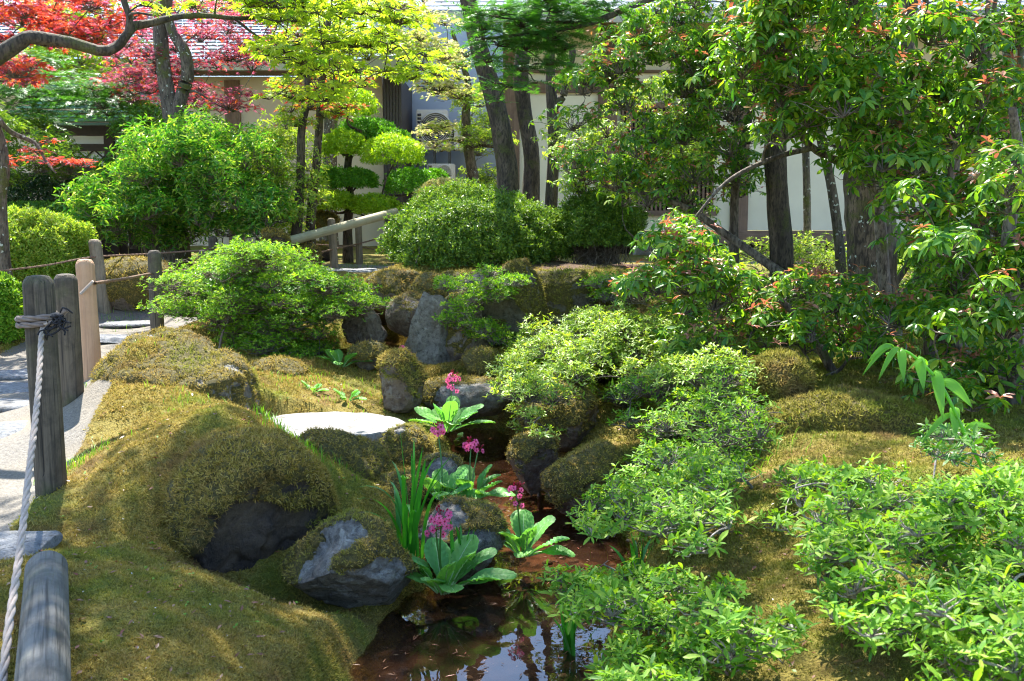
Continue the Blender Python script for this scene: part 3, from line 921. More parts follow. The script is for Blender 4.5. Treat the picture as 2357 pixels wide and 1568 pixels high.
def whorl_t(k=5, leaf=None, el=(.1, .6), vary=.3, seed=0, stem=.0):
    """k leaves round a shoot tip"""
    r = np.random.default_rng(seed)
    V, F, n = [], [], 0
    v, f = leaf
    for j in range(k):
        a = j * 2 * math.pi / k + r.uniform(-.35, .35)
        q = (v * r.uniform(1 - vary, 1 + vary * .6)) @ rot('x', r.uniform(-.3, .3)).T @ rot('y', -r.uniform(*el)).T @ rot('z', a).T
        V.append(q + A(0, 0, r.uniform(-stem, stem)))
        F.append(f + n)
        n += len(v)
    return np.concatenate(V), np.concatenate(F)

def maple_t(lobes=7, rich=True):
    ang = np.linspace(-2.35, 2.35, lobes)
    ln = 1 - .16 * np.abs(ang) ** 1.15
    v, f = [[0, 0, 0]], []
    for i, (a, l) in enumerate(zip(ang, ln)):
        da = .5 * (ang[1] - ang[0])
        v.append([.34 * math.cos(a - da), .34 * math.sin(a - da), 0])
        if rich:
            for s, rr in ((-.16, .62),):
                v.append([rr * l * math.cos(a + s), rr * l * math.sin(a + s), -.06])
        v.append([l * math.cos(a), l * math.sin(a), -.22 * l])
        if rich:
            v.append([.62 * l * math.cos(a + .16), .62 * l * math.sin(a + .16), -.06])
    a = ang[-1] + da
    v.append([.3 * math.cos(a), .3 * math.sin(a), 0])
    for i in range(1, len(v) - 1):
        f.append([0, i, i + 1])
    v = np.array(v, float)
    v[:, 0] += .15
    return v, np.array(f)

L_AZ = leaf_t(.30, .05, .12)
L_AZs = leaf_t(.42, .05, .08, rich=False, peak=.55)
L_PI = leaf_t(.34, .07, .22)
L_LONG = leaf_t(.30, .05, .25)
L_LONGs = leaf_t(.32, .05, .2, rich=False, peak=.45)
L_AZ2 = leaf_t(.24, .03, .2)
L_AZ3 = leaf_t(.36, .07, .02)
T_AZ = [whorl_t(k, (L_AZ, L_AZ2, L_AZ3)[s % 3], (.0, .85), .42, s, .06) for s, k in enumerate((5, 6, 5, 4, 7, 3, 5, 6, 4))]
T_AZs = [whorl_t(k, L_AZs, (.0, .9), .42, s, .06) for s, k in enumerate((5, 5, 4, 4, 6, 3, 5, 4))]
T_HD = [whorl_t(4, L_AZs, (.0, 1.2), .45, s + 9, .15) for s in range(8)]
T_PI = [whorl_t(k, L_PI, (-.65, .25), .3, s + 20, .08) for s, k in enumerate((7, 6, 8, 6))]
T_PR = [whorl_t(k, L_PI, (-.3, .8), .3, s + 30, .06) for s, k in enumerate((5, 6, 5))]
T_LG = [whorl_t(k, L_LONGs, (-.3, .5), .35, s + 40, .35) for s, k in enumerate((4, 5, 5, 4))]
T_MR = [maple_t(7, True)]
T_MS = [maple_t(5, False)]
def needle_t(seed=0):
    r = np.random.default_rng(seed)
    V, F = [], []
    for j in range(13):
        x = j / 13
        for s in (-1, 1):
            l = .24 * (1 - .45 * x) * r.uniform(.75, 1.2)
            n = len(V)
            V += [[x, 0, 0], [x + .065, 0, 0], [x + .10, s * l, r.uniform(-.07, .06)]]
            F += [[n, n + 1, n + 2]]
    return np.array(V, float), np.array(F)
T_ND = [needle_t(1), needle_t(2)]

def scatter(mb, tmpls, P, nrm, size, vary=.3, xdir=None):
    k = RNG.integers(0, len(tmpls), len(P))
    R = frames(nrm, xdir=xdir)
    s = size * RNG.uniform(1 - vary, 1 + vary, len(P))
    for j, t in enumerate(tmpls):
        q = k == j
        inst(mb, t, P[q], R[q], s[q])

def curve3(a, b, K, bow=.12, wob=.05, up=A(0, 0, 1)):
    """n smooth curved runs from a to b"""
    t = np.linspace(0, 1, K)[None, :, None]
    L = np.linalg.norm(b - a, axis=-1)[:, None, None]
    P = a[:, None] + (b - a)[:, None] * t + up * (bow * L * np.sin(t * math.pi))
    w = RNG.normal(size=(len(a), 1, 3)) * np.sin(t * math.pi) + RNG.normal(size=(len(a), 1, 3)) * np.sin(2 * t * math.pi)
    return P + w * wob * L

def limbs(mb, anchors, arad, hubs, r_tip, shrink=.62, K=8, bow=.08, wob=.05, sides=5, taper=True):
    """branches: every hub grows from the nearest point of what stands already"""
    anchors, arad = np.array(anchors, float), np.array(arad, float)
    d0 = np.array([np.min(np.linalg.norm(anchors - h, axis=1)) for h in hubs])
    for i in np.argsort(d0):
        h = hubs[i]
        dd = np.linalg.norm(anchors - h, axis=1) + .8 * np.maximum(anchors[:, 2] - h[2], 0)
        j = int(np.argmin(dd))
        P = curve3(anchors[j][None], h[None], K, bow, wob)
        L = np.linalg.norm(h - anchors[j])
        r0 = min(arad[j] * shrink, r_tip + .028 * L + .002)
        R = np.linspace(max(r0, r_tip), r_tip, K)
        tubes(mb, P, R[None], sides)
        anchors = np.vstack([anchors, P[0, 2:]])
        arad = np.concatenate([arad, R[2:]])

def pads_dome(c, r, M_, pad, lo=-.25, seed=0, inner=.55, flat=.4):
    """pads (centre, radii) through a lumpy dome"""
    g = np.random.default_rng(seed)
    k = np.arange(M_) + .5
    z = lo + (1 - lo) * k / M_
    a = k * 2.39996 + g.uniform(-.5, .5, M_)
    rr = np.sqrt(np.maximum(1 - z * z, 0))
    u = np.c_[rr * np.cos(a), rr * np.sin(a), z] * g.uniform(inner, 1.0, (M_, 1)) + g.normal(0, .06, (M_, 3))
    C = A(*c) + u * A(*r)
    s = pad * g.uniform(.65, 1.25, (M_, 1))
    return np.c_[C, s, s, s * flat]

def fill_pads(pads, n, size_ref=None):
    """points in each flattened pad, with the pad they belong to"""
    P, H, O = [], [], []
    med = np.median((pads[:, 3] * pads[:, 4])[np.isnan(pads[:, 6])]) if pads.shape[1] > 6 and np.isnan(pads[:, 6]).any() else np.mean(pads[:, 3] * pads[:, 4])
    for c in pads:
        k = max(3, int(n * (c[3] * c[4]) / med))
        if pads.shape[1] > 6 and not np.isnan(c[6]):
            k = int(c[6])
        a, rr = RNG.uniform(0, 6.283, k), np.sqrt(RNG.random(k))
        lump = 1 + .25 * np.sin(a * 3 + c[0] * 9) + .15 * np.sin(a * 5 + c[1] * 7)
        x, y = rr * np.cos(a) * lump, rr * np.sin(a) * lump
        z = (1 - rr ** 2) * .9 + RNG.normal(0, .35, k)
        P.append(c[:3] + np.c_[x * c[3], y * c[4], z * c[5]])
        H.append(np.repeat(c[None, :3] - A(0, 0, c[5] * .6), k, 0))
        O.append(np.c_[x, y, .5 + z * .3])
    return np.concatenate(P), np.concatenate(H), np.concatenate(O)

def shrub(name, label, cat, bases, pads, n, tmpl, size, leafm, twigm='twig', up=.8, out=.5, jit=.35, stem_r=.012, tip_r=.003, twig_frac=.4,
          red=0, bow=.1, group=None, sides=5, part='foliage', trunk_o=None, anchors=None, arad=None, vary=.3, redm='pieris_red', redpart='young_leaves',
          redsize=.8, twig_r=.0018):
    root = thing(name, label, cat, group)
    p0 = A(*bases[0])
    P, H, O = fill_pads(pads, n)
    nr = norm(norm(O) * out + A(0, 0, up) + RNG.normal(0, jit, P.shape))
    lm, tm = MB(), MB()
    isred = RNG.random(len(P)) < red
    if red:      # young shoots sit at the tops of clumps
        isred &= (P[:, 2] > H[:, 2])
    scatter(lm, tmpl, P[~isred], nr[~isred], size, vary)
    anc, ar = (np.array(bases, float), np.full(len(bases), stem_r)) if anchors is None else (anchors, arad)
    limbs(tm, anc, ar, pads[:, :3] - A(0, 0, 1) * (pads[:, 5:6] * .6), tip_r, bow=bow, sides=sides)
    k = RNG.random(len(P)) < twig_frac
    if k.any():
        T = curve3(H[k], P[k], 4, .0, .08)
        tubes(tm, T, np.array([2.2, 1.6, 1.2, .8]) * twig_r, 3)
    root.location = p0
    off = p0.astype(np.float32)
    for mb in (lm, tm):
        mb.v = [v - off for v in mb.v]
    lm.build(part, M[leafm], root, smooth=False)
    tm.build('branches', M[twigm], root)
    if isred.any():
        rm = MB()
        scatter(rm, T_PR, P[isred] + A(0, 0, size * .5), norm(nr[isred] + A(0, 0, .8)), size * redsize, vary)
        rm.v = [v - off for v in rm.v]
        rm.build(redpart, M[redm], root, smooth=False)
    return root

def dome_bush(name, label, c, r, n, tmpl, size, leafm, seed=0, lump=.16, lo=-.35, cat='bush', depth=.12, twigm='twig', group=None, extra_domes=(), stems=14, yellow=0):
    """a clipped bush: leaves packed in a lumpy shell over a woody core"""
    root = thing(name, label, cat, group)
    P_, N_l, lm, tm = [], [], MB(), MB()
    for (cc, rr, nn) in [(c, r, n)] + list(extra_domes):
        g = RNG.normal(size=(int(nn * 1.7), 3))
        u = norm(g)
        u = u[u[:, 2] > lo][:nn]
        rad = 1 + lump * 2 * fbm(u * 2.3 + seed, 3, seed) + lump * .8 * fbm(u * 7, 2, seed + 3)
        dep = np.minimum(RNG.exponential(depth, len(u)), .6)
        dep -= (RNG.random(len(u)) < .12) * RNG.random(len(u)) * .09
        P = A(*cc) + u * A(*rr) * (rad * (1 - dep))[:, None]
        nr = norm(u / A(*rr) * np.mean(rr) + A(0, 0, .45) + RNG.normal(0, .6, P.shape))
        P_.append(P)
        N_l.append(nr)
    P, nr = np.concatenate(P_), np.concatenate(N_l)
    base = on(c)
    scatter(lm, tmpl, P, nr, size, .35)
    if stems:
        k = RNG.choice(len(P), stems * 12)
        b = base + RNG.normal(0, 1, (len(k), 3)) * A(r[0] * .3, r[1] * .3, 0)
        T = curve3(b, base + (P[k] - base) * .93, 6, .05, .06)
        tubes(tm, T, np.linspace(1, .25, 6) * .006 * max(r) * 1.3, 4)
    off = base.astype(np.float32)
    root.location = base
    for mb in (lm, tm):
        mb.v = [v - off for v in mb.v]
    lm.build('foliage', M[leafm], root, smooth=False)
    if stems:
        tm.build('branches', M[twigm], root)
    return root

def tree(name, label, trunks, pads, n, tmpl, size, leafm, barkm, cat='tree', up=.9, out=.3, jit=.4, tip_r=.004, twig_frac=.25, group=None, seed=0,
         second=None, rough=.12, flare=.35, bow=.06, limb_from=.35, limb_shrink=.62, sub_pad_r=None, vary=.3, part='crown', sides=12, xout=False, twig_r=.0022, secpart='young_leaves'):
    root = thing(name, label, cat, group)
    tk = MB()
    anc, ar = [], []
    for i, t in enumerate(trunks):
        s = trunk(tk, t, 40, sides, rough, flare if i == 0 else 0, seed + i)
        k0 = int(len(s) * (limb_from if i == 0 else .2))
        anc.append(s[k0:, :3])
        ar.append(s[k0:, 3])
    anc, ar = np.concatenate(anc), np.concatenate(ar)
    off = A(*trunks[0][0][:3])
    root.location = off
    o32 = off.astype(np.float32)
    if len(pads):
        P, H, O = fill_pads(pads, n)
        nr = norm(norm(O) * out + A(0, 0, up) + RNG.normal(0, jit, P.shape))
        limbs(tk, anc, ar, pads[:, :3] - A(0, 0, 1) * (pads[:, 5:6] * .6), tip_r, bow=bow, shrink=limb_shrink)
        k = RNG.random(len(P)) < twig_frac
        T = curve3(H[k], P[k], 4, .02, .06)
        tubes(tk, T, np.array([2.4, 1.8, 1.2, .8]) * twig_r, 3)
        lm = MB()
        xd = (O * A(1, 1, 0) + RNG.normal(0, .5, O.shape)) if xout else None
        sec = np.zeros(len(P), bool) if not second else RNG.random(len(P)) < second[1]
        scatter(lm, tmpl, P[~sec], nr[~sec], size, vary, None if xd is None else xd[~sec])
        lm.v = [v - o32 for v in lm.v]
        lm.build(part, M[leafm], root, smooth=False)
        if sec.any():
            sm = MB()
            scatter(sm, tmpl, P[sec], nr[sec], size, vary, None if xd is None else xd[sec])
            sm.v = [v - o32 for v in sm.v]
            sm.build(secpart, M[second[0]], root, smooth=False)
    tk.v = [v - o32 for v in tk.v]
    tk.build('trunk', M[barkm], root)
    return root

def T(pts, d=None):
    """trunk polyline from (X, Y, distance, radius)"""
    out = []
    for X, Y, dd, r in pts:
        out.append(np.r_[W(X, Y, dd), r])
    return out
def grounded(pts):
    p = [np.r_[on(pts[0][:3]) - A(0, 0, .05), pts[0][3] * 1.15]]
    return p + pts
def pad(X, Y, d, rx, rz=None, ry=None):
    """pad at picture position with half sizes in picture units"""
    k = d / Q
    return np.r_[W(X, Y, d), rx * k, (ry or rx) * k, (rz or rx * .4) * k]
def padbox(X0, X1, Y0, Y1, d0, d1, m, rx, flat=.35, seed=0):
    g = np.random.default_rng(seed)
    out = []
    for i in range(m):
        d = g.uniform(d0, d1)
        out.append(pad(g.uniform(X0, X1), g.uniform(Y0, Y1), d, rx * g.uniform(.6, 1.3), None))
        out[-1][5] = out[-1][3] * flat
    return np.array(out)
def padpoly(poly, d0, d1, m, rx, flat=.35, seed=0):
    """pads inside a picture-space outline, at scattered distances"""
    g = np.random.default_rng(seed)
    poly = np.array(poly, float)
    out = []
    while len(out) < m:
        x, y = g.uniform(poly[:, 0].min(), poly[:, 0].max()), g.uniform(poly[:, 1].min(), poly[:, 1].max())
        c = False
        j = len(poly) - 1
        for i in range(len(poly)):
            if (poly[i, 1] > y) != (poly[j, 1] > y) and x < (poly[j, 0] - poly[i, 0]) * (y - poly[i, 1]) / (poly[j, 1] - poly[i, 1]) + poly[i, 0]:
                c = not c
            j = i
        if c:
            d = g.uniform(d0, d1)
            p = pad(x, y, d, rx * g.uniform(.6, 1.35))
            p[5] = p[3] * flat
            out.append(p)
    return np.array(out)

def stack(*ps):
    """pads of several groups; the (pads, n) groups carry their own leaf count"""
    out = []
    for p in ps:
        p, k = p if isinstance(p, tuple) else (p, np.nan)
        out.append(np.c_[p[:, :6], np.full(len(p), k)])
    return np.vstack(out)
def padground(poly, h0, h1, m, rx, flat=.35, seed=0, floor=-.2, dmin=1.7, dmax=14):
    """pads inside a picture-space outline, standing h0..h1 above the ground they are seen over"""
    p = padpoly(poly, 5, 5, m, rx, flat, seed)
    g = np.random.default_rng(seed + 1)
    h = g.uniform(h0, h1, m)
    ds = np.linspace(dmin, dmax, 260)
    out = []
    for q, hh in zip(p, h):
        ray = (q[:3] - CAM) / q[1]
        pt = CAM + ray * ds[:, None]
        z = np.maximum(ground(pt[:, :2]), floor)
        k = np.argmax(pt[:, 2] < z + hh)
        d = ds[k]
        s = d / 5.0
        out.append(np.r_[pt[k], q[3:] * s])
    return np.array(out)

# ------------------------------------------------------------------ buildings
def box(mb, x0, x1, y0, y1, z0, z1, mi=0):
    v = np.array([[x, y, z] for z in (z0, z1) for y in (y0, y1) for x in (x0, x1)], float)
    f = np.array([[0,2,3,1],[4,5,7,6],[0,1,5,4],[2,6,7,3],[0,4,6,2],[1,3,7,5]])
    mb.add(v, f, mi)
def boxes(name, mats, parent, lst, smooth=False):
    mb = MB()
    for b_ in lst:
        box(mb, *b_)
    return mb.build(name, M[mats], parent, smooth)
def xat(X, d):
    return W(X, 518, d)[0]
def zat(Y, d):
    return W(1178, Y, d)[2]

FY = 16.0                                         # front wall of the house
house = thing('plaster_house', 'cream plaster house with brown timber frame behind the evergreen shrubs', 'house')
zf, zb, zt = zat(548, FY), zat(202, FY), zat(-30, FY)
x0, x1 = xat(1190, FY), 13.0
boxes('wall', 'plaster', house, [(x0, x1, FY, FY + .2, zf + .12, zt)])
for X, w in ((1177, .13), (1395, .15), (1700, .13), (2010, .13), (2340, .14)):
    xx = xat(X, FY)
    boxes('timber_post', 'timber', house, [(xx - w, xx + w, FY - .06, FY + .1, zf + .10, zt - .02)])
for k, (z, h) in enumerate(((zb, .17), (zb + .24, .04), (zt - .2, .15))):
    boxes('timber_beam', 'timber_h', house, [(x0 + .02, x1, FY - .085, FY - .003, z - h / 2, z + h / 2)])
boxes('floor_beam', 'timber_h', house, [(x0 - .2, x1, FY - .16, FY + .1, zf - .09, zf + .115)])
boxes('crawl_space_shade', 'dark', house, [(x0 - .1, x1, FY + .25, FY + .4, .3, zf - .1)])  # dark sheet that stands for the shade under the house
for X in (1240, 1480, 1690, 1960, 2250):
    xx = xat(X, FY)
    boxes('support_post', 'timber', house, [(xx - .08, xx + .08, FY - .05, FY + .1, .75, zf - .095)])
    boxes('footing', 'rock_grey', house, [(xx - .17, xx + .17, FY - .14, FY + .19, .45, .755)])
win = bpy.data.objects.new('lattice_window', None)
COL.objects.link(win)
win.parent = house
lx0, lx1, lz0, lz1 = xat(1425, FY), xat(1640, FY), zat(485, FY), zat(250, FY)
boxes('backing', 'dark', win, [(lx0, lx1, FY - .02, FY - .004, lz0, lz1)])
boxes('frame', 'timber_h', win, [(lx0 - .05, lx1 + .05, FY - .11, FY - .03, lz0 - .08, lz0)])
boxes('frame', 'timber_h', win, [(lx0 - .05, lx1 + .05, FY - .11, FY - .03, lz1, lz1 + .08)])
nsl = 22
boxes('slats', 'timber', win, [(lx0 + (lx1 - lx0) * (i + .2) / nsl, lx0 + (lx1 - lx0) * (i + .7) / nsl, FY - .09, FY - .04, lz0 + .002, lz1 - .002) for i in range(nsl)])
# side wall going back at the left corner, in shade
boxes('side_wall', 'plaster', house, [(x0, x0 + .2, FY + .205, FY + 6, zf + .12, zt)])
# roof: courses of slates rising to the back, with eave board, rafters and soffit
ey, ez = 14.7, zat(42, 14.7)
ex0, ex1 = xat(962, 14.7), 14.5
rm = MB()
sl = .42
for k in range(26):
    y, z = ey + k * .27, ez + .10 + k * .27 * sl
    nx = 70
    xs = np.linspace(ex0 + k * .11, ex1, nx)
    for i in range(nx - 1):
        o = .012 * RNG.random()
        xa, xb = xs[i] + .004, xs[i + 1] - .004
        v = np.array([[xa, y, z + .015 + o], [xb, y, z + .015 + o], [xb, y + .34, z + .34 * sl + .004], [xa, y + .34, z + .34 * sl + .004],
                      [xa, y, z - .01], [xb, y, z - .01]])
        rm.add(v, np.array([[0, 1, 2, 3], [4, 5, 1, 0]]))
rm.build('roof', M['roofslate'], house, False)
boxes('eave_board', 'fascia', house, [(ex0, ex1, ey - .03, ey + .03, ez - .06, ez + .085)])
rb = MB()
v = np.array([[ex0, ey + .04, ez - .02], [ex1, ey + .04, ez - .02], [ex1, FY + .3, ez - .02 + (FY + .3 - ey) * sl], [ex0, FY + .3, ez - .02 + (FY + .3 - ey) * sl]])
rb.add(v, np.array([[0, 3, 2, 1]]))
rb.build('soffit', M['timber_h'], house, False)
rf = MB()
for i in range(46):
    x = ex0 + .1 + i * .33
    a, b2 = A(x, ey + .05, ez - .07), A(x, FY + .3, ez - .07 + (FY + .25 - ey) * sl)
    v = np.array([[x - .03, a[1], a[2]], [x + .03, a[1], a[2]], [x + .03, b2[1], b2[2]], [x - .03, b2[1], b2[2]]])
    v2 = v + A(0, 0, .045)
    rf.add(np.vstack([v, v2]), np.array([[0, 3, 2, 1], [0, 1, 5, 4], [1, 2, 6, 5], [3, 0, 4, 7]]))
rf.build('rafters', M['timber'], house, False)

# left wing, farther back
WY = 19.0
wing = thing('plaster_wing', 'long cream plaster building with grey roof behind the red maple', 'house')
wx0, wx1 = xat(-700, WY), xat(885, WY)
wz0, wz1 = .7, zat(183, WY)
boxes('wall', 'plaster2', wing, [(wx0, wx1, WY, WY + .2, wz0, wz1 + .055)])
for X, w in ((545, .14), (225, .12), (-60, .12), (-400, .12)):
    xx = xat(X, WY)
    boxes('timber_post', 'timber', wing, [(xx - w, xx + w, WY - .05, WY + .1, wz0, wz1 - .02)])
boxes('timber_beam', 'timber_h', wing, [(wx0, xat(300, WY), WY - .03, WY + .05, zat(285, WY), zat(262, WY))])
boxes('eave_board', 'fascia', wing, [(wx0 - .5, xat(948, WY - 1), WY - 1.0, WY - .9, wz1 + .02, wz1 + .22)])
rm = MB()
rxe = xat(948, WY - 1)
for k in range(16):
    y, z = WY - 1.02 + k * .3, wz1 + .23 + k * .3 * .38
    xs = np.linspace(wx0 - .5, rxe - k * .12, 60)
    for i in range(59):
        v = np.array([[xs[i], y, z + .03], [xs[i + 1] - .01, y, z + .03 + .01 * RNG.random()], [xs[i + 1] - .01, y + .36, z + .36 * .38], [xs[i], y + .36, z + .36 * .38], [xs[i], y, z], [xs[i + 1] - .01, y, z]])
        rm.add(v, np.array([[0, 1, 2, 3], [4, 5, 1, 0]]))
rm.build('roof', M['roofslate'], wing, False)
boxes('soffit', 'timber_h', wing, [(wx0 - .5, rxe - .05, WY - .88, WY - .004, wz1 + .06, wz1 + .09)])
bx0, bx1 = xat(886, 18.6), xat(928, 18.6)
boxes('clad_pillar', 'blackclad', wing, [(bx0 + k * (bx1 - bx0) / 6 + .004, bx0 + (k + 1) * (bx1 - bx0) / 6 - .004, 18.6, 20.6, .6, wz1 - .01) for k in range(6)])
annex = thing('grey_annex', 'wall tinted blue-grey for shade, with cooling units between the two plaster buildings', 'building')
boxes('wall', 'shadewall', annex, [(bx0 - .5, 1.2, 20.7, 20.9, .5, 5.4)])
boxes('skirting', 'acdark', annex, [(bx0 - .5, 1.2, 20.64, 20.695, .5, .95)])

def ac_unit(name, label, x, y, z, w, h, dd, stand=True):
    r_ = thing(name, label, 'cooling unit', 'outdoor cooling units')
    r_.location = (x, y, z)
    mb = MB()
    box(mb, 0, w, 0, dd, 0, h)
    bm = bmesh.new()
    bmesh.ops.create_cube(bm, size=1)
    bmesh.ops.transform(bm, matrix=__import__('mathutils').Matrix.Diagonal((w, dd, h, 1)), verts=bm.verts)
    bmesh.ops.translate(bm, verts=bm.verts, vec=(w / 2, dd / 2, h / 2))
    bmesh.ops.bevel(bm, geom=bm.edges[:], offset=.02, segments=2, affect='EDGES')
    me = bpy.data.meshes.new('casing')
    bm.to_mesh(me)
    bm.free()
    me.materials.append(M['acwhite'])
    o = bpy.data.objects.new('casing', me)
    COL.objects.link(o)
    o.parent = r_
    cx, cz, R = w * .62, h * .52, h * .40
    fm = MB()
    a = np.linspace(0, 2 * math.pi, 33)[:-1]
    for q in range(9):
        rr = R * (q + 1) / 9
        P = np.stack([cx + rr * np.cos(np.r_[a, a[:1]]), np.full(33, -.012), cz + rr * np.sin(np.r_[a, a[:1]])], -1)
        tubes(fm, P[None], .006 if q < 8 else .014, 5)
    fm.build('fan_guard', M['acwhite'], r_)
    dm = MB()
    v = np.c_[cx + R * np.cos(a), np.full(32, -.004), cz + R * np.sin(a)]
    dm.add(np.vstack([v, [[cx, -.004, cz]]]), np.array([[32, i, (i + 1) % 32] for i in range(32)]))
    for q in range(3):
        t0 = q * 2.094
        bl = np.array([[cx, -.009, cz], [cx + R * .85 * math.cos(t0), -.010, cz + R * .85 * math.sin(t0)], [cx + R * .85 * math.cos(t0 + .9), -.006, cz + R * .85 * math.sin(t0 + .9)]])
        dm.add(bl, np.array([[0, 1, 2]]))
    dm.build('fan', M['acdark'], r_)
    gmb = MB()
    for q in range(9):
        box(gmb, .03, w * .17, -.008, -.002, h * (.1 + q * .092), h * (.16 + q * .092))
    gmb.build('side_grille', M['acdark'], r_)
    return r_
ud = 20.0
ac_unit('cooling_unit', 'tall white cooling unit against the shaded wall, half behind pale maple leaves', xat(960, ud), ud, zat(345, ud), .62, .78, .35)
ac_unit('cooling_unit', 'smaller cooling unit mounted right of the tall one', xat(1034, ud), ud + .1, zat(345, ud), .6, .45, .3)
ac_unit('cooling_unit', 'low cooling unit down at the foot of the shaded wall', xat(985, ud), ud - .1, zat(420, ud), .55, .36, .3)
for X, zz in ((975, 345), (1050, 345), (1000, 420)):
    st = boxes('unit_stand', 'acdark', None, [(xat(X, ud) - .15, xat(X, ud) - .11, ud + .05, ud + .3, .5, zat(zz, ud) - .003), (xat(X, ud) + .2, xat(X, ud) + .24, ud + .05, ud + .3, .5, zat(zz, ud) - .003)])
    thing('unit_stand', {975: 'dark metal stand under the tall cooling unit', 1050: 'dark metal stand under the smaller right cooling unit', 1000: 'short dark stand under the lowest cooling unit'}[X], 'stand', None, st)

# small roofed gate with lattice panels
GY = 15.0
gate = thing('roofed_gate', 'small dark gate with green copper roof and white lattice panels', 'gate')
gx0, gx1 = xat(105, GY), xat(420, GY)
gt = zat(312, GY)
for X in (125, 262, 395):
    xx = xat(X, GY)
    boxes('gate_post', 'ironwood', gate, [(xx - .07, xx + .07, GY - .06, GY + .08, .5, gt)])
boxes('gate_beam', 'ironwood', gate, [(gx0, gx1, GY - .08, GY + .1, gt + .002, gt + .14), (gx0, gx1, GY - .05, GY + .06, zat(340, GY) - .05, zat(340, GY) + .05), (gx0, gx1, GY - .05, GY + .06, zat(400, GY), zat(384, GY))])
boxes('white_panel', 'white', gate, [(gx0 + .02, gx1 - .02, GY + .012, GY + .03, zat(382, GY), zat(345, GY)), (gx0 + .02, gx1 - .02, GY + .012, GY + .03, zat(335, GY), gt - .01)])
boxes('lower_boards', 'ironwood', gate, [(gx0 + .02 + i * .2, gx0 + .2 + i * .2, GY + .01, GY + .04, .5, zat(402, GY)) for i in range(int((gx1 - gx0) / .2))])
lt = MB()
za, zb2 = zat(382, GY), zat(345, GY)
hh = zb2 - za
for i in range(-2, 16):
    for s in (-1, 1):
        xa = gx0 + i * hh * 1.1
        xb = xa + hh * 1.1
        if xa < gx0 or xb > gx1:
            continue
        tubes(lt, np.array([[[xa, GY - .005 * s, za if s > 0 else zb2], [xb, GY - .005 * s, zb2 if s > 0 else za]]]), .012, 4)
lt.build('lattice', M['ironwood'], gate)
rm = MB()
for k in range(7):
    y, z = GY - .75 + k * .125, gt + .13 + k * .075
    for sgn in (0, 1):
        yy = [y, y + .13] if not sgn else [2 * GY - y, 2 * GY - y - .13]
        box(rm, gx0 - .25 + k * .03, gx1 + .2 - k * .03, min(yy), max(yy), z, z + .03)
box(rm, gx0 - .05, gx1, GY - .1, GY + .1, gt + .66, gt + .74)
rm.build('roof', M['copper'], gate, False)
# ------------------------------------------------------------------ fence posts, ropes, log and rail
def post(name, label, X, Yt, Yb, d, r, m, lean=(0, 0), group='rope fence posts', ground_z=None, cham=.03, seed=0):
    top = W(X, Yt, d)
    g = gz(top[0], top[1]) if ground_z is None else ground_z
    h = top[2] - g + .12
    nz, na = 40, 28
    zz = np.concatenate([np.linspace(0, h - cham, nz - 3), [h - cham * .55, h - cham * .15, h]])
    a = np.arange(na) * 2 * math.pi / na
    V = []
    for i, z in enumerate(zz):
        rr = r * (1.03 - .05 * z / h)
        if z > h - cham:
            rr *= 1 - .30 * ((z - h + cham) / cham) ** 1.5
        crack = 1 - .30 * np.exp(-((((a - 4.4 - seed) % 6.283) - .35) / .06) ** 2) * (z > h * .2) - .2 * np.exp(-((((a - 5.2 - seed) % 6.283) - .3) / .05) ** 2) * (z < h * .7)
        q = np.c_[np.cos(a), np.sin(a), np.full(na, z * 1.5)]
        rr = rr * crack * (1 + .07 * fbm(q * 2 + seed, 3, seed) + .03 * fbm(q * A(9, 9, .8), 2, seed + 1))
        V.append(np.c_[np.cos(a) * rr + lean[0] * (z - h), np.sin(a) * rr + lean[1] * (z - h), np.full(na, z - .12)])
    V = np.concatenate(V)
    k = np.arange(nz - 1)[:, None] * na
    j = np.arange(na)
    mb = MB()
    mb.add(V, np.stack([k + j, k + (j + 1) % na, k + na + (j + 1) % na, k + na + j], -1).reshape(-1, 4))
    c = mb.n
    ring = V[-na:]
    inner = ring * A(.5, .5, 1) + A(*(lean[0] * 0, 0, .004))
    mb.add(np.vstack([inner, [[0, 0, h - .12 + .005]]]), np.array([[na, i, (i + 1) % na] for i in range(na)]))
    mb.f.append((np.stack([c - na + j, c - na + (j + 1) % na, c + (j + 1) % na, c + j], -1), 0))
    o = mb.build(name, M[m])
    o.location = (top[0], top[1], g)
    return thing(name, label, 'post', group, o)
post('fence_post', 'thick dark weathered post with rope tied round it, nearest in the fence', 87, 636, 1150, 4.0, .060, 'post_dark', (-.01, 0), seed=.0)
post('fence_post', 'dark weathered post standing close behind the rope-tied post', 150, 632, 975, 5.3, .060, 'post_dark', (-.005, 0), seed=.5)
post('fence_post', 'new pale cedar post with short peg and knots', 195, 598, 850, 6.0, .055, 'post_new', (-.02, 0), seed=1.2)
post('fence_post', 'dark post beside the bright azalea across the path', 355, 577, 760, 8.5, .056, 'post_old', (0, 0), seed=2)
post('fence_post', 'leaning grey post in front of the golden moss mound', 217, 552, 705, 9.5, .060, 'post_pale', (-.10, 0), seed=2.5)
post('fence_post', 'slim post half hidden behind the layered azalea', 466, 577, 690, 9.6, .040, 'post_old', (0, 0), seed=3)
post('fence_post', 'dark post at the foot of the big green bush', 490, 545, 640, 10.8, .050, 'post_dark', (0, 0), seed=3.3)
post('fence_post', 'pale post with flat top in front of the slanting rail', 762, 503, 605, 12.0, .048, 'post_pale', (-.05, 0), seed=4)
post('fence_post', 'pale post behind the middle of the slanting rail', 824, 500, 582, 12.9, .044, 'post_pale', (-.02, 0), seed=4.6)
post('fence_post', 'dark post stub between the slender maple trunks and the rail', 717, 492, 600, 12.4, .045, 'post_dark', (0, 0), seed=5)
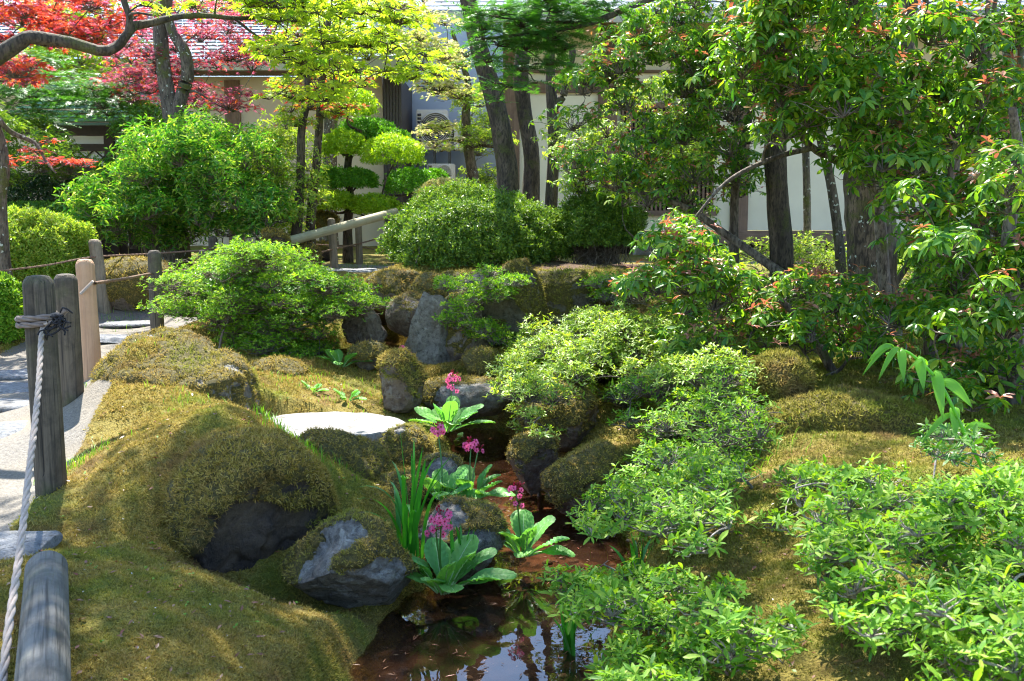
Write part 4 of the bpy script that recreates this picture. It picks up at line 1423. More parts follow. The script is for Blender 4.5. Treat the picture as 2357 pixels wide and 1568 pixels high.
# peg through the cedar post
pg = MB()
tubes(pg, np.array([[W(186, 676, 5.93), W(214, 648, 5.90)]]), .009, 8, cap=True)
thing('wooden_peg', 'short pale peg stuck through the new cedar post', 'peg', None, pg.build('wooden_peg', M['rope']))

def rope(name, label, pts, r=.012, m='rope', K=80, twist=True):
    s = spline([np.r_[p, 1] for p in pts], K)[:, :3]
    mb = MB()
    if twist:
        L = np.concatenate([[0], np.cumsum(np.linalg.norm(np.diff(s, axis=0), axis=1))])
        n2 = int(min(900, max(K, L[-1] / .006)))
        t = np.linspace(0, L[-1], n2)
        s2 = np.stack([np.interp(t, L, s[:, i]) for i in range(3)], -1)
        Tn = norm(np.gradient(s2, axis=0))
        Nn = norm(np.cross(Tn, A(.3, .2, 1)))
        Bn = np.cross(Tn, Nn)
        for j in range(3):
            ph = t / (r * 2.6) + j * 2.094
            P = s2 + r * .52 * (np.cos(ph)[:, None] * Nn + np.sin(ph)[:, None] * Bn)
            tubes(mb, P[None], r * .56, 6)
    else:
        tubes(mb, s[None], r, 6)
    return thing(name, label, 'rope', 'fence ropes', mb.build(name, M[m]))
rope('fence_rope', 'thick hemp rope running from the nearest post towards the viewer',
     [W(112, 742, 3.93), W(97, 765, 3.92), W(88, 900, 3.55), W(68, 1080, 3.1), W(47, 1260, 2.72), W(22, 1430, 2.42), W(5, 1568, 2.25), W(-30, 1760, 2.0), W(-70, 1980, 1.8)], .0105)
cpt = W(86, 738, 4.0)
def ringrope(cx, cy, z0, R, turns, r):
    a = np.linspace(0, turns * 6.283, int(40 * turns))
    return np.c_[cx + R * np.cos(a + 1.2), cy + R * np.sin(a + 1.2), z0 + a / 6.283 * r * 2.1]
rr_ = ringrope(cpt[0] + .003, cpt[1], cpt[2] - .025, .073, 2.0, .012)
rope('rope_lashing', 'two turns of hemp rope lashed round the nearest post', list(rr_[::4]), .0125, 'rope_lash')
rope('rope_stub', 'cut rope end sticking out above the black twine knot', [W(118, 745, 3.92), W(135, 730, 3.90), W(153, 713, 3.90)], .0125, 'rope_lash')
tw = MB()
kn = W(133, 735, 3.88)
for e in ((-28, 22), (-46, 36), (34, -14), (30, 16), (16, 36), (-18, -6), (24, 26), (30, 8), (-30, 38), (-12, 40)):
    q = W(133 + e[0], 735 + e[1], 3.86)
    tubes(tw, curve3(kn[None], q[None], 6, .18 * RNG.uniform(-1, 1), .12), .0035, 5)
aa = np.linspace(0, 6.283 * 4, 90)
tubes(tw, (kn + np.c_[.020 * np.cos(aa), .012 * np.sin(aa), .016 * np.sin(aa * 1.27)])[None], .0042, 5)
aa = np.linspace(0, 6.283, 30)
tubes(tw, (W(122, 756, 3.88) + np.c_[.035 * np.cos(aa), .01 * np.sin(aa), .022 * np.sin(aa) + .012 * np.cos(aa)])[None], .004, 5)
thing('black_twine', 'black twine knot binding the rope to the nearest post', 'twine', None, tw.build('black_twine', M['twine']))
rope('fence_rope', 'thin rope from the cedar post to the dark post and on into the azalea', [W(218, 652, 5.98), W(290, 641, 7.2), W(350, 630, 8.45), W(425, 622, 9.0), W(466, 618, 9.5)], .010, 'rope_dark')
rope('fence_rope', 'brown rope across the left azalea to the leaning post and the big bush', [W(-120, 640, 8.2), W(0, 624, 8.7), W(105, 611, 9.0), W(214, 592, 9.42), W(336, 585, 10), W(457, 577, 10.5), W(490, 573, 10.75)], .009, 'rope_dark')
rope('fence_rope', 'dark rope sagging below the slanting rail', [W(560, 606, 10.8), W(685, 592, 11.4), W(762, 575, 11.92), W(826, 561, 12.8), W(905, 540, 13.4)], .010, 'rope_dark')
rope('fence_rope', 'thin rope behind the rail posts', [W(600, 548, 12.3), W(717, 562, 12.36), W(824, 568, 13.0), W(900, 585, 13.6)], .008, 'rope_dark')

def log(name, label, a, b, r, m, cat, K=30, seed=0, local='y'):
    """round timber from a to b, end grain at both ends"""
    L = np.linalg.norm(b - a)
    na = 32
    an = np.arange(na) * 2 * math.pi / na
    V = []
    e = .012
    ts = np.concatenate([[0, e * .4, e], np.linspace(.03, L - .03, K), [L - e, L - e * .4, L]])
    for i, t in enumerate(ts):
        k = min(t, L - t)
        rr = r * (1 - .14 * (1 - min(1, k / e)) ** 2)
        q = np.c_[np.cos(an), np.sin(an), np.full(na, t * 1.2)]
        rr = rr * (1 + .05 * fbm(q * 1.7 + seed, 3, seed))
        c = np.c_[np.cos(an) * rr, np.full(na, t), np.sin(an) * rr]
        V.append(c if local == 'y' else c[:, [1, 0, 2]])
    V = np.concatenate(V)
    n_ = len(ts)
    k = np.arange(n_ - 1)[:, None] * na
    j = np.arange(na)
    mb = MB()
    mb.add(V, np.stack([k + j, k + (j + 1) % na, k + na + (j + 1) % na, k + na + j], -1).reshape(-1, 4))
    ax = A(0, 1, 0) if local == 'y' else A(1, 0, 0)
    for kk, tt in ((0, -.002), (n_ - 1, L + .002)):
        c = mb.n
        mb.add((ax * tt)[None], np.zeros((0, 3), int))
        mb.f.append((np.stack([np.full(na, c), kk * na + j, kk * na + (j + 1) % na], -1), 0))
    o = mb.build(name, M[m])
    d = Vector(b - a)
    o.location = a
    o.rotation_euler = d.to_track_quat('Y' if local == 'y' else 'X', 'Z').to_euler()
    return thing(name, label, cat, None, o)
la = W(106, 1290, 2.92)
la[2] = gz(la[0], la[1]) + .05
lb = W(85, 1800, 1.7)
lb[2] = la[2] - .02
log('edging_log', 'grey weathered log lying along the mossy edge at the lower left', la, lb, .060, 'log_grey', 'log')
log('slanting_rail', 'pale round rail slanting up from the azalea to the clipped hedge', W(664, 556, 11.0), W(912, 488, 12.4), .052, 'rail', 'rail', local='x')

# ------------------------------------------------------------------ primulas, irises, lily
def big_leaf(L, w, base, az, el, droop, seed):
    """crinkled paddle leaf: grid along the midrib"""
    r = np.random.default_rng(seed)
    nu, nv = 22, 13
    t = np.linspace(0, 1, nu)
    th = el - droop * t ** 1.6
    dx, dz = np.cos(th), np.sin(th)
    x = np.concatenate([[0], np.cumsum((dx[1:] + dx[:-1]) / 2)]) / (nu - 1) * L
    z = np.concatenate([[0], np.cumsum((dz[1:] + dz[:-1]) / 2)]) / (nu - 1) * L
    prof = (.16 + .84 * sstep(.12, .62, t)) * np.sqrt(np.clip(1 - ((t - .66).clip(0) / .345) ** 2.4, 0, 1))
    s = np.linspace(-1, 1, nv)
    ed = 1 + .05 * np.sin(t * 60 + seed)
    Y = prof[:, None] * w * s * ed[:, None]
    vein = .010 * np.sin((t[:, None] * 9 - np.abs(s) * 1.6) * 6.283) * (np.abs(s) * (1 - np.abs(s)) * 4) * (prof[:, None])
    cup = .30 * w * (s ** 2)[None] * prof[:, None] * (.8 - .9 * t[:, None])
    wav = .10 * w * np.sin(t[:, None] * 11 + seed + (s > 0) * 2) * (s ** 2)
    h = vein * 1.1 + cup + wav - .004 * np.exp(-(s / .12) ** 2)
    nx, nz = -np.sin(th), np.cos(th)
    P = np.stack([x[:, None] + nx[:, None] * h, Y, z[:, None] + nz[:, None] * h], -1)
    tw = r.uniform(-.35, .35)
    P = P.reshape(-1, 3) @ rot('x', tw).T @ rot('z', az).T + base
    big_leaf.rib = P.reshape(nu, nv, 3)[:, nv // 2] + (P.reshape(nu, nv, 3)[:, nv // 2 + 1] - P.reshape(nu, nv, 3)[:, nv // 2]) * .0
    k = (np.arange(nu - 1)[:, None] * nv + np.arange(nv - 1)).ravel()
    return P, np.stack([k, k + 1, k + nv + 1, k + nv], -1)

def flower(mb, p, nrm, s):
    """five notched petals with a dark eye"""
    R = frames(nrm[None])[0]
    for j in range(5):
        a = j * 1.2566
        v = np.array([[.12, -.06, .02], [.55, -.34, .06], [.92, -.30, -.02], [.84, 0, .03], [.92, .30, -.02], [.55, .34, .06], [.12, .06, .02]])
        v = v @ rot('z', a).T
        mb.add((v * s) @ R.T + p, np.array([[0, 1, 2], [0, 2, 3], [0, 3, 6], [6, 3, 4], [6, 4, 5]]), 0)
    a = np.arange(8) * .785
    v = np.vstack([np.c_[.25 * np.cos(a), .25 * np.sin(a), np.full(8, .07)], [[0, 0, .05]]])
    mb.add((v * s) @ R.T + p, np.array([[8, i, (i + 1) % 8] for i in range(8)]), 1)
    tubes(mb, np.array([[p, p - nrm * s * 1.1]]), s * .12, 5, 1)

def primula(label, base, leaves, stalks, scale=1.0, seed=0, buds=True):
    root = thing('primula_plant', label, 'flower', 'candelabra primulas along the stream')
    root.location = base
    r = np.random.default_rng(seed)
    mb = MB()
    for i in range(leaves):
        ring = i / leaves
        az = i * 2.4 + r.uniform(-.3, .3)
        L = scale * r.uniform(.19, .26) * (1 - .15 * ring)
        v, f = big_leaf(L, scale * r.uniform(.036, .05), A(.02 * math.cos(az), .02 * math.sin(az), .0), az, .38 + .85 * ring + r.uniform(-.05, .2), .55 + .25 * (1 - ring) * r.uniform(.5, 1.3), seed * 31 + i)
        mb.add(v, f)
        tubes(mb, big_leaf.rib[None, :-2], np.linspace(.0042, .0012, len(big_leaf.rib) - 2)[None] * scale, 5, 1)
    mb.build('leaf_rosette', [M['primula'], M['midrib']], root)
    for q in stalks:
        tip = A(*q[0]) - base
        sm = MB()
        P = spline([np.r_[A(0, 0, .02), .0042], np.r_[tip * A(.35, .35, .5) + A(r.uniform(-.01, .01), 0, 0), .0038], np.r_[tip, .0032]], 16)
        tubes(sm, P[None, :, :3], P[None, :, 3], 7)
        st = sm.build('flower_stalk', M['stalk'], root)
        for (dz, k, s) in q[1]:
            fm = MB()
            c = tip + A(0, 0, dz)
            for i in range(k):
                a = i * 6.283 / k + r.uniform(-.4, .4)
                el = r.uniform(-.5, .7)
                d = A(math.cos(a) * math.cos(el), math.sin(a) * math.cos(el), math.sin(el))
                p = c + d * r.uniform(.022, .036) * scale
                flower(fm, p, norm(d + A(0, -.9, .25)), s * r.uniform(.85, 1.15))
                tubes(fm, np.array([[c, p]]), .0012, 4, 2)
            if dz >= 0 and buds:
                for i in range(7):
                    d = norm(A(*r.normal(0, .5, 2), 1.2))
                    p = c + d * r.uniform(.025, .045) * scale
                    tubes(fm, np.array([[c, p, p + d * .004, p + d * .012]]), np.array([[.001, .001, .0045, .001]]), 5, 1)
            fm.build('flower_head', [M['pink'], M['crimson'], M['stalk']], st)
    return root
b1 = W(1020, 1362, 3.80)
primula('largest pink primula at the pool edge, its leaves spread over the water', b1, 15, [(W(1016, 1195, 3.75), [(0, 12, .0165), (-.03, 5, .015)]), (W(1003, 1222, 3.8), [(0, 6, .016)])], 1.12, 1)
b2 = W(1205, 1278, 4.2)
primula('pink primula rising from the stream right of the grey boulder', b2, 12, [(W(1188, 1130, 4.2), [(0, 7, .016), (-.055, 3, .014)])], 1.0, 2)
b3 = W(1018, 1150, 4.62)
primula('middle primula behind the grey boulder, left of a pair', b3, 9, [(W(1008, 990, 4.75), [(0, 7, .019)])], .9, 3)
b4 = W(1085, 1150, 4.66)
primula('middle primula behind the grey boulder, right of a pair, twin flower stalks', b4, 9, [(W(1084, 1025, 4.75), [(0, 9, .018)]), (W(1100, 1040, 4.85), [(0, 3, .013)])], .9, 4)
b5 = W(1030, 992, 5.9)
primula('leafy primula in front of the flat boulder with one tall stalk', b5, 13, [(W(1043, 872, 5.95), [(0, 6, .019), (-.06, 4, .018)])], 1.15, 5)
primula('small pink primula flowering before the pale leaning rock', on(W(945, 868, 7.1)), 5, [(W(948, 822, 7.2), [(0, 4, .02)])], .55, 6)
primula('far pink primula beside the upper pool', on(W(925, 850, 7.5)), 5, [(W(925, 803, 7.6), [(0, 5, .022)])], .55, 7)
primula('flowerless primula rosette under the layered azalea', on(W(785, 845, 7.3)), 9, [], .9, 8)
primula('flowerless pale rosette beside the moss dome stone', on(W(985, 880, 6.9)), 7, [], .8, 9)
primula('small flowerless rosette on the sunny moss', on(W(720, 905, 6.3)), 6, [], .42, 10)
primula('tiny flowerless rosette by the white stepping stone', on(W(798, 915, 6.2)), 6, [], .45, 12)
primula('flowerless leaf tuft below the tussock rock', on(W(1045, 865, 7.0)), 6, [], .6, 14)

def iris(label, base, n, h, spread, seed, arch=.3, tips=None, w=.009):
    r = np.random.default_rng(seed)
    mb = MB()
    for i in range(n):
        az = r.uniform(0, 6.283)
        t = np.linspace(0, 1, 12)
        H = h * r.uniform(.55, 1.05)
        lean = spread * r.uniform(.1, 1)
        ar = arch * max(0, r.normal(.6, .6))
        x = lean * t * H + ar * H * t ** 3
        z = H * (t - .5 * ar * t ** 4 * (1 + ar))
        b = A(*r.normal(0, .022, 2), -.03)
        d = A(math.cos(az), math.sin(az), 0)
        sd = A(-math.sin(az + r.uniform(-.5, .5)), math.cos(az), 0)
        ww = w * r.uniform(.7, 1.15) * np.sqrt(np.clip(1 - t ** 3.5, 0, 1)) 
        C = b + x[:, None] * d + z[:, None] * A(0, 0, 1)
        P = np.stack([C - sd * ww[:, None], C + d * .15 * ww[:, None], C + sd * ww[:, None]], 1).reshape(-1, 3)
        k = np.arange(11)[:, None] * 3
        j = np.arange(2)
        mb.add(P, np.stack([k + j, k + j + 1, k + j + 4, k + j + 3], -1).reshape(-1, 4))
    o = mb.build('iris_plant', M['iris'])
    o.location = base
    return thing('iris_plant', label, 'plant', 'iris clumps by the stream', o)
iris('tall iris clump of arching blades between the mossy boulders', W(940, 1265, 3.98), 21, .52, .40, 1, .45)
iris('few slim iris blades right of the big primula', W(1068, 1300, 3.9), 7, .22, .3, 2, .1, w=.007)
iris('iris tuft standing in the pool under the near azalea', W(1310, 1500, 3.42), 16, .28, .4, 3, .15)
iris('iris blades rising through the azalea twigs at the stream edge', W(1470, 1380, 3.7), 12, .36, .25, 4, .2)
iris('lone arching iris blades left of the lichen boulder gap', W(905, 1330, 3.9), 6, .2, .8, 5, .7, w=.006)

# grass tufts
def grass(label, X, Y, d, n, h, spread, seed):
    r = np.random.default_rng(seed)
    mb = MB()
    c = W(X, Y, d)
    P = np.c_[c[0] + r.normal(0, spread, n), c[1] + r.normal(0, spread, n)]
    Z = ground(P)
    for p, z in zip(P, Z):
        az = r.uniform(0, 6.283)
        t = np.linspace(0, 1, 5)
        H = h * r.uniform(.5, 1.1)
        d_ = A(math.cos(az), math.sin(az), 0)
        sd = A(-math.sin(az), math.cos(az), 0)
        C = A(p[0], p[1], z) + (t ** 2 * H * r.uniform(.2, .9))[:, None] * d_ + ((t - .25 * t ** 3) * H)[:, None] * A(0, 0, 1)
        ww = .0022 * (1 - t ** 2)
        Q_ = np.stack([C - sd * ww[:, None], C + sd * ww[:, None]], 1).reshape(-1, 3)
        k = np.arange(4) * 2
        mb.add(Q_, np.stack([k, k + 1, k + 3, k + 2], -1))
    kind(mb.build('grass', M['grass']), 'stuff', label)
for i, g in enumerate([(660,1010,4.5,120,.09,.10),(700,1060,4.6,90,.07,.10),(410,905,5.1,50,.06,.10),(180,1050,4.3,60,.08,.06),(1560,1090,4.6,160,.16,.16),(1700,1060,4.7,120,.14,.15),
                       (1180,640,8.2,140,.12,.10),(820,900,6.8,150,.06,.3),(690,890,6.4,120,.06,.25),(360,880,5.6,60,.05,.15),(240,860,5.6,50,.05,.12),(830,590,12.6,200,.08,.3),(280,712,9.4,200,.08,.3),(1300,660,8.2,80,.1,.1)]):
    grass('thin bright grass blades growing from the moss', *g, 50 + i)

# arching lily stem at the right
ls = spline([np.r_[W(2300, 1165, 2.9), .0065], np.r_[W(2262, 1080, 2.9), .006], np.r_[W(2215, 985, 2.9), .0055], np.r_[W(2165, 885, 2.92), .0048], np.r_[W(2110, 826, 2.95), .0042], np.r_[W(2075, 806, 2.97), .0036], np.r_[W(2040, 815, 3.0), .003]], 40)
ls[0, 2] = gz(ls[0, 0], ls[0, 1]) - .03
lily = thing('arching_lily', 'single arching stem with hanging ribbed leaves above the near right azalea', 'plant')
lily.location = ls[0, :3]
mb = MB()
tubes(mb, ls[None, :, :3] - ls[0, :3], ls[None, :, 3], 8)
mb.build('stem', M['lily'], lily)
def lily_leaf(p, tip, w, seed):
    nu, nv = 14, 9
    t = np.linspace(0, 1, nu)
    L = np.linalg.norm(tip - p)
    C = p + (tip - p) * t[:, None] + A(0, 0, 1) * (.22 * L * np.sin(math.pi * t ** .7))[:, None]
    Tn = norm(np.gradient(C, axis=0))
    vd = norm(CAM - p)
    S = norm(np.cross(Tn, vd + A(.3 * math.sin(seed), 0, .4)))
    Nn = np.cross(S, Tn)
    s = np.linspace(-1, 1, nv)
    prof = .74 * w * np.sin(math.pi * np.clip(t * .93 + .05, 0, 1) ** .75) ** .9
    rib = .0013 * np.cos(s * 12) - .12 * w * (s ** 2)
    P = C[:, None] + S[:, None] * (prof[:, None] * s)[..., None] + Nn[:, None] * (rib * np.ones((nu, 1)))[..., None]
    k = (np.arange(nu - 1)[:, None] * nv + np.arange(nv - 1)).ravel()
    return P.reshape(-1, 3), np.stack([k, k + 1, k + nv + 1, k + nv], -1)
for i, (a, b_, w) in enumerate([((2072,808),(2080,880),.017),((2072,808),(2022,875),.012),((2060,806),(1985,865),.011),((2060,806),(1995,835),.010),((2112,828),(2126,898),.021),((2150,862),(2170,965),.023),
                                ((2165,885),(2238,938),.022),((2195,940),(2200,1010),.020),((2200,965),(2120,1022),.012),((2222,990),(2290,990),.012),((2135,840),(2090,852),.008)]):
    v, f = lily_leaf(W(*a, 2.93), W(*b_, 2.88), w, i)
    lm = MB()
    lm.add(v - ls[0, :3], f)
    lm.build('leaf', M['lily'], lily)
# ------------------------------------------------------------------ clipped hedges and azaleas
def wr(X, Y, d, rx, ry, rz):
    k = d / Q
    return W(X, Y, d), (rx * k, ry * k, rz * k)
c, r = wr(1075, 565, 10.4, 190, 170, 125)
c2_, r2_ = wr(1190, 560, 10.6, 120, 110, 95)
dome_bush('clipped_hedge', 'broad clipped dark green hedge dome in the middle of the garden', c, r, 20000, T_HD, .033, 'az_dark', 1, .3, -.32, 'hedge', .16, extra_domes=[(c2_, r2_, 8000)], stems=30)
c, r = wr(1375, 545, 10.8, 105, 110, 95)
dome_bush('clipped_hedge', 'smaller clipped hedge dome right of the broad one', c, r, 9500, T_HD, .033, 'az_dark', 2, .3, -.2, 'hedge', .16, stems=26)
c, r = wr(85, 585, 9.6, 120, 110, 105)
dome_bush('azalea_bush', 'rounded sunlit yellow-green azalea at the left edge', c, r, 15000, T_HD, .034, 'az_lime', 3, .28, -.6, 'bush', .14, stems=18)
c, r = wr(0, 725, 8.2, 60, 80, 90)
dome_bush('azalea_bush', 'small green azalea cut by the left edge beside the path', c, r, 4500, T_HD, .036, 'az_fresh', 4, .15, -.6, 'bush', .14)
c, r = wr(90, 470, 14, 130, 120, 66)
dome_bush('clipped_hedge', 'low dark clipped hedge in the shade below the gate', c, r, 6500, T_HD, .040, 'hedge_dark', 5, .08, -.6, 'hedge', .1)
c, r = wr(60, 500, 12.2, 130, 100, 34)
dome_bush('clipped_hedge', 'flat yellow-green clipped shrub behind the rounded azalea', c, r, 3500, T_HD, .036, 'az_mid', 6, .1, -.6, 'hedge', .1)
c, r = wr(1030, 470, 12.6, 75, 60, 55)
dome_bush('azalea_bush', 'pale yellow-green bush behind the clipped hedge top', c, r, 3500, T_HD, .036, 'maple_pale', 7, .15, -.4, 'bush', .14)

def bases(X, Y, d, n, s):
    p = W(X, Y, d)
    q = np.c_[p[0] + RNG.normal(0, s, n), p[1] + RNG.normal(0, s, n)]
    return np.c_[q, ground(q)]
# layered azalea, centre left
poly = [(375,700),(400,640),(470,600),(580,572),(660,585),(720,630),(790,675),(860,700),(800,725),(760,760),(745,830),(690,850),(600,830),(540,780),(480,735),(380,745)]
pd = padpoly(poly, 7.4, 8.8, 120, 62, .30, 5)
shrub('layered_azalea', 'wide spreading azalea with layered green sprays beside the waterfall', 'bush', bases(640, 800, 7.6, 7, .35), pd, 150, T_AZs, .027, 'az_fresh', up=.9, out=.5, stem_r=.03, twig_frac=.3)
pd = padpoly([(430,640),(520,595),(630,585),(700,640),(800,700),(740,740),(560,720)], 7.3, 8.3, 40, 60, .3, 6)
shrub('layered_azalea', 'darker azalea growing behind the spreading one by the rail', 'bush', bases(600, 760, 8.2, 5, .3), pd + A(0, .3, -.05, 0, 0, 0), 110, T_AZs, .028, 'az_mid', up=.9, out=.5, stem_r=.03, twig_frac=.3)
# hanging azalea over the waterfall rocks
poly = [(1010,640),(1120,610),(1200,650),(1160,680),(1100,700),(1190,760),(1200,820),(1130,800),(1040,760),(1000,740),(1050,690)]
pd = padpoly(poly, 7.3, 7.9, 34, 38, .35, 8)
shrub('trailing_azalea', 'loose light green azalea trailing over the waterfall rocks', 'bush', bases(1110, 660, 8.6, 4, .15), pd, 60, T_AZs, .028, 'az_fresh', 'twig_grey', up=.7, out=.6, stem_r=.018, twig_frac=.6)
pd = padpoly([(1360,650),(1440,640),(1480,680),(1420,700),(1370,690)], 8.0, 8.5, 10, 36, .35, 9)
shrub('trailing_azalea', 'small twiggy azalea spray hanging above the end of the rock wall', 'bush', bases(1440, 690, 8.6, 3, .1), pd, 50, T_AZs, .028, 'az_fresh', 'twig_grey', stem_r=.014, twig_frac=.7)
# bright azalea right of the stream
poly = [(1150,900),(1180,840),(1260,770),(1380,735),(1500,740),(1600,790),(1690,850),(1700,910),(1600,900),(1480,870),(1400,860),(1330,890),(1270,925),(1190,925)]
pd = np.vstack([padground(poly, .04, .42, 150, 50, .55, 10), padground([(1105,965),(1150,930),(1260,940),(1275,1030),(1240,1040),(1180,985)], .05, .30, 9, 34, .4, 11)])
shrub('bright_azalea', 'large sunlit lime-green azalea leaning over the stream', 'bush', bases(1430, 960, 6.2, 7, .3), pd, 105, T_AZ, .030, 'az_lime', up=.85, out=.55, stem_r=.024, twig_frac=.45)
poly = [(1400,940),(1480,870),(1620,860),(1740,900),(1750,1000),(1680,1050),(1540,1010),(1440,990)]
pd = padground(poly, .08, .38, 64, 50, .5, 12)
shrub('bright_azalea', 'thin twiggy azalea with dark bare stems on the sunny moss', 'bush', bases(1560, 1060, 5.2, 6, .25), pd, 34, T_AZ, .027, 'az_fresh', 'twig', up=.8, out=.6, stem_r=.014, twig_frac=.8)
# near azaleas
poly = [(1350,1160),(1430,1110),(1470,1050),(1560,1040),(1700,1060),(1740,1090),(1650,1150),(1690,1200),(1600,1270),(1540,1230),(1470,1220),(1370,1240),(1330,1200)]
pd = padground(poly, .05, .32, 76, 46, .5, 14)
shrub('near_azalea', 'fresh green azalea on the right bank above the stream bend', 'bush', bases(1560, 1220, 4.3, 6, .16), pd, 24, T_AZ, .032, 'az_fresh', 'twig_grey', up=.85, out=.6, stem_r=.014, twig_frac=.7, twig_r=.0018)
poly = [(1240,1370),(1290,1320),(1360,1345),(1440,1325),(1560,1340),(1680,1360),(1700,1440),(1830,1430),(1800,1500),(1700,1510),(1640,1560),(1620,1700),(1350,1700),(1390,1570),(1430,1500),(1380,1430),(1270,1420)]
pd = padground(poly, .06, .30, 110, 50, .45, 16)
naz = shrub('near_azalea', 'light green azalea overhanging the pool at the bottom of the picture', 'bush', bases(1560, 1600, 3.0, 6, .12), pd, 16, T_AZ, .032, 'az_fresh', 'twig_grey', up=.9, out=.6, stem_r=.012, twig_frac=.8, twig_r=.0016)
bb = MB()
o_ = np.array(naz.location)
for br in ([(1560,1600,3.0,.012),(1530,1500,3.1,.010),(1480,1430,3.25,.009),(1500,1370,3.35,.007),(1450,1330,3.45,.005),(1390,1300,3.5,.003)],
           [(1500,1375,3.35,.006),(1440,1380,3.4,.005),(1370,1350,3.45,.004),(1320,1370,3.5,.003),(1280,1400,3.5,.002)],
           [(1480,1430,3.25,.006),(1420,1440,3.3,.005),(1360,1420,3.4,.003),(1330,1450,3.4,.002)],
           [(1450,1335,3.45,.004),(1480,1300,3.5,.003),(1540,1290,3.5,.002)],
           [(1390,1355,3.44,.003),(1370,1320,3.5,.002),(1400,1290,3.5,.0015)]):
    tubes(bb, spline(T(br), 24)[None, :, :3] - o_, spline(T(br), 24)[None, :, 3], 6)
bb.build('bare_branches', M['twig_grey'], naz)
poly = [(1770,1180),(1860,1080),(1960,1060),(2080,1110),(2150,1130),(2240,1130),(2360,1080),(2450,1150),(2450,1720),(2180,1720),(2130,1500),(1990,1480),(1890,1400),(1830,1330),(1900,1250),(1780,1220)]
pd = padground(poly, .03, .36, 230, 56, .45, 18)
shrub('near_azalea', 'big light green azalea filling the lower right corner', 'bush', bases(2250, 1550, 2.75, 9, .2), pd, 16, T_AZ, .032, 'az_fresh', 'twig_grey', up=.9, out=.6, stem_r=.012, twig_frac=.7, twig_r=.0016)
pd = padground([(2110,1010),(2160,990),(2250,1010),(2330,1070),(2260,1110),(2180,1110),(2120,1060)], .15, .35, 10, 46, .4, 20)
shrub('near_azalea', 'thin sparse azalea shoots standing behind the arching stem', 'bush', bases(2200, 1150, 3.2, 4, .08), pd, 16, T_AZ, .028, 'az_mid', 'twig_grey', stem_r=.007, twig_frac=1, twig_r=.001)

# low azaleas in the sun below the house
poly = [(1480,620),(1600,590),(1750,570),(1900,560),(2000,600),(2200,590),(2360,620),(2360,700),(2100,720),(1900,720),(1700,740),(1560,720)]
pd = padpoly(poly, 9.6, 12.5, 80, 70, .35, 22)
shrub('sunny_azalea', 'band of low sunlit azaleas in front of the house floor', 'bush', bases(1850, 700, 11, 12, 1.2), pd, 90, T_AZs, .036, 'az_lime', stem_r=.02, twig_frac=.3)
poly = [(1540,700),(1700,640),(1840,660),(1900,760),(1850,800),(1700,800),(1560,780)]
pd = padpoly(poly, 7.4, 9.2, 40, 58, .35, 23)
shrub('sunny_azalea', 'yellow-green twiggy azalea behind the mossy trunk', 'bush', bases(1700, 770, 8.3, 6, .4), pd, 50, T_AZs, .036, 'az_lime', stem_r=.014, twig_frac=.5)

# big bright bush left of centre
poly = [(165,510),(200,430),(260,360),(350,310),(430,300),(520,300),(600,330),(640,400),(640,500),(600,550),(500,560),(400,575),(300,570),(200,540)]
pd = padpoly([(150,560)] + poly, 10.7, 12.7, 170, 46, .7, 24)
shrub('green_bush', 'large loose bush of fresh green leaves left of the slender trunks', 'bush', bases(420, 590, 11.6, 9, .5), pd, 56, T_LG, .070, 'bush_green', up=.7, out=.7, jit=.6, stem_r=.03, twig_frac=.3, red=.03, redm='maple_pale', redpart='pale_flowers', redsize=.5)
poly = [(590,330),(660,280),(720,330),(740,430),(720,540),(640,560),(600,500)]
pd = padpoly(poly, 11.3, 12.4, 34, 48, .45, 25)
shrub('green_bush', 'paler mixed bush round the feet of the slender trunks', 'bush', bases(660, 570, 11.8, 5, .3), pd, 42, T_LG, .06, 'az_lime', up=.5, out=.7, jit=.5, stem_r=.02, twig_frac=.3)

# ------------------------------------------------------------------ red-tipped evergreens (glossy leaves)
def pieris(label, poly, d0, d1, m, rx, seed, base, stems, n=15, size=.085, red=.16, sr=.03, extra=None):
    pd = padpoly(poly, d0, d1, m, rx, .55, seed)
    anc, ar = [], []
    b = bases(*base)
    for s in stems:
        p = spline(T(s), 24)
        anc.append(p[:, :3])
        ar.append(p[:, 3])
    root = shrub('evergreen_shrub', label, 'shrub', b, pd, n, T_PI, size, 'pieris', 'bark_pale', up=.75, out=.6, jit=.3, stem_r=sr, tip_r=.004, twig_frac=.5, red=red, sides=6,
                 anchors=np.concatenate([np.array(b)] + anc) if anc else None, arad=np.concatenate([np.full(len(b), sr)] + ar) if anc else None, twig_r=.0022)
    if stems:
        mb = MB()
        for i, s in enumerate(stems):
            trunk(mb, T(s), 40, 9, .15, 0, seed + i)
        off = np.array(root.location, dtype=np.float32)
        mb.v = [v - off for v in mb.v]
        mb.build('stems', M['bark_pale'], root)
    return root
pieris('tall red-tipped evergreen in front of the lattice window', [(1300,330),(1330,200),(1400,120),(1420,60),(1560,-20),(1720,-20),(1740,120),(1720,260),(1740,420),(1640,480),(1560,520),(1480,440),(1400,420),(1310,410)], 8.4, 9.8, 82, 62, 31,
       (1600, 700, 9.3, 3, .15), [[(1690,640,9.2,.05),(1690,480,9.2,.04),(1700,380,9.1,.035),(1730,250,9.1,.03)], [(1840,660,8.8,.05),(1700,560,9,.035),(1560,470,9.1,.03),(1400,430,9.2,.02)]], n=36, size=.066)
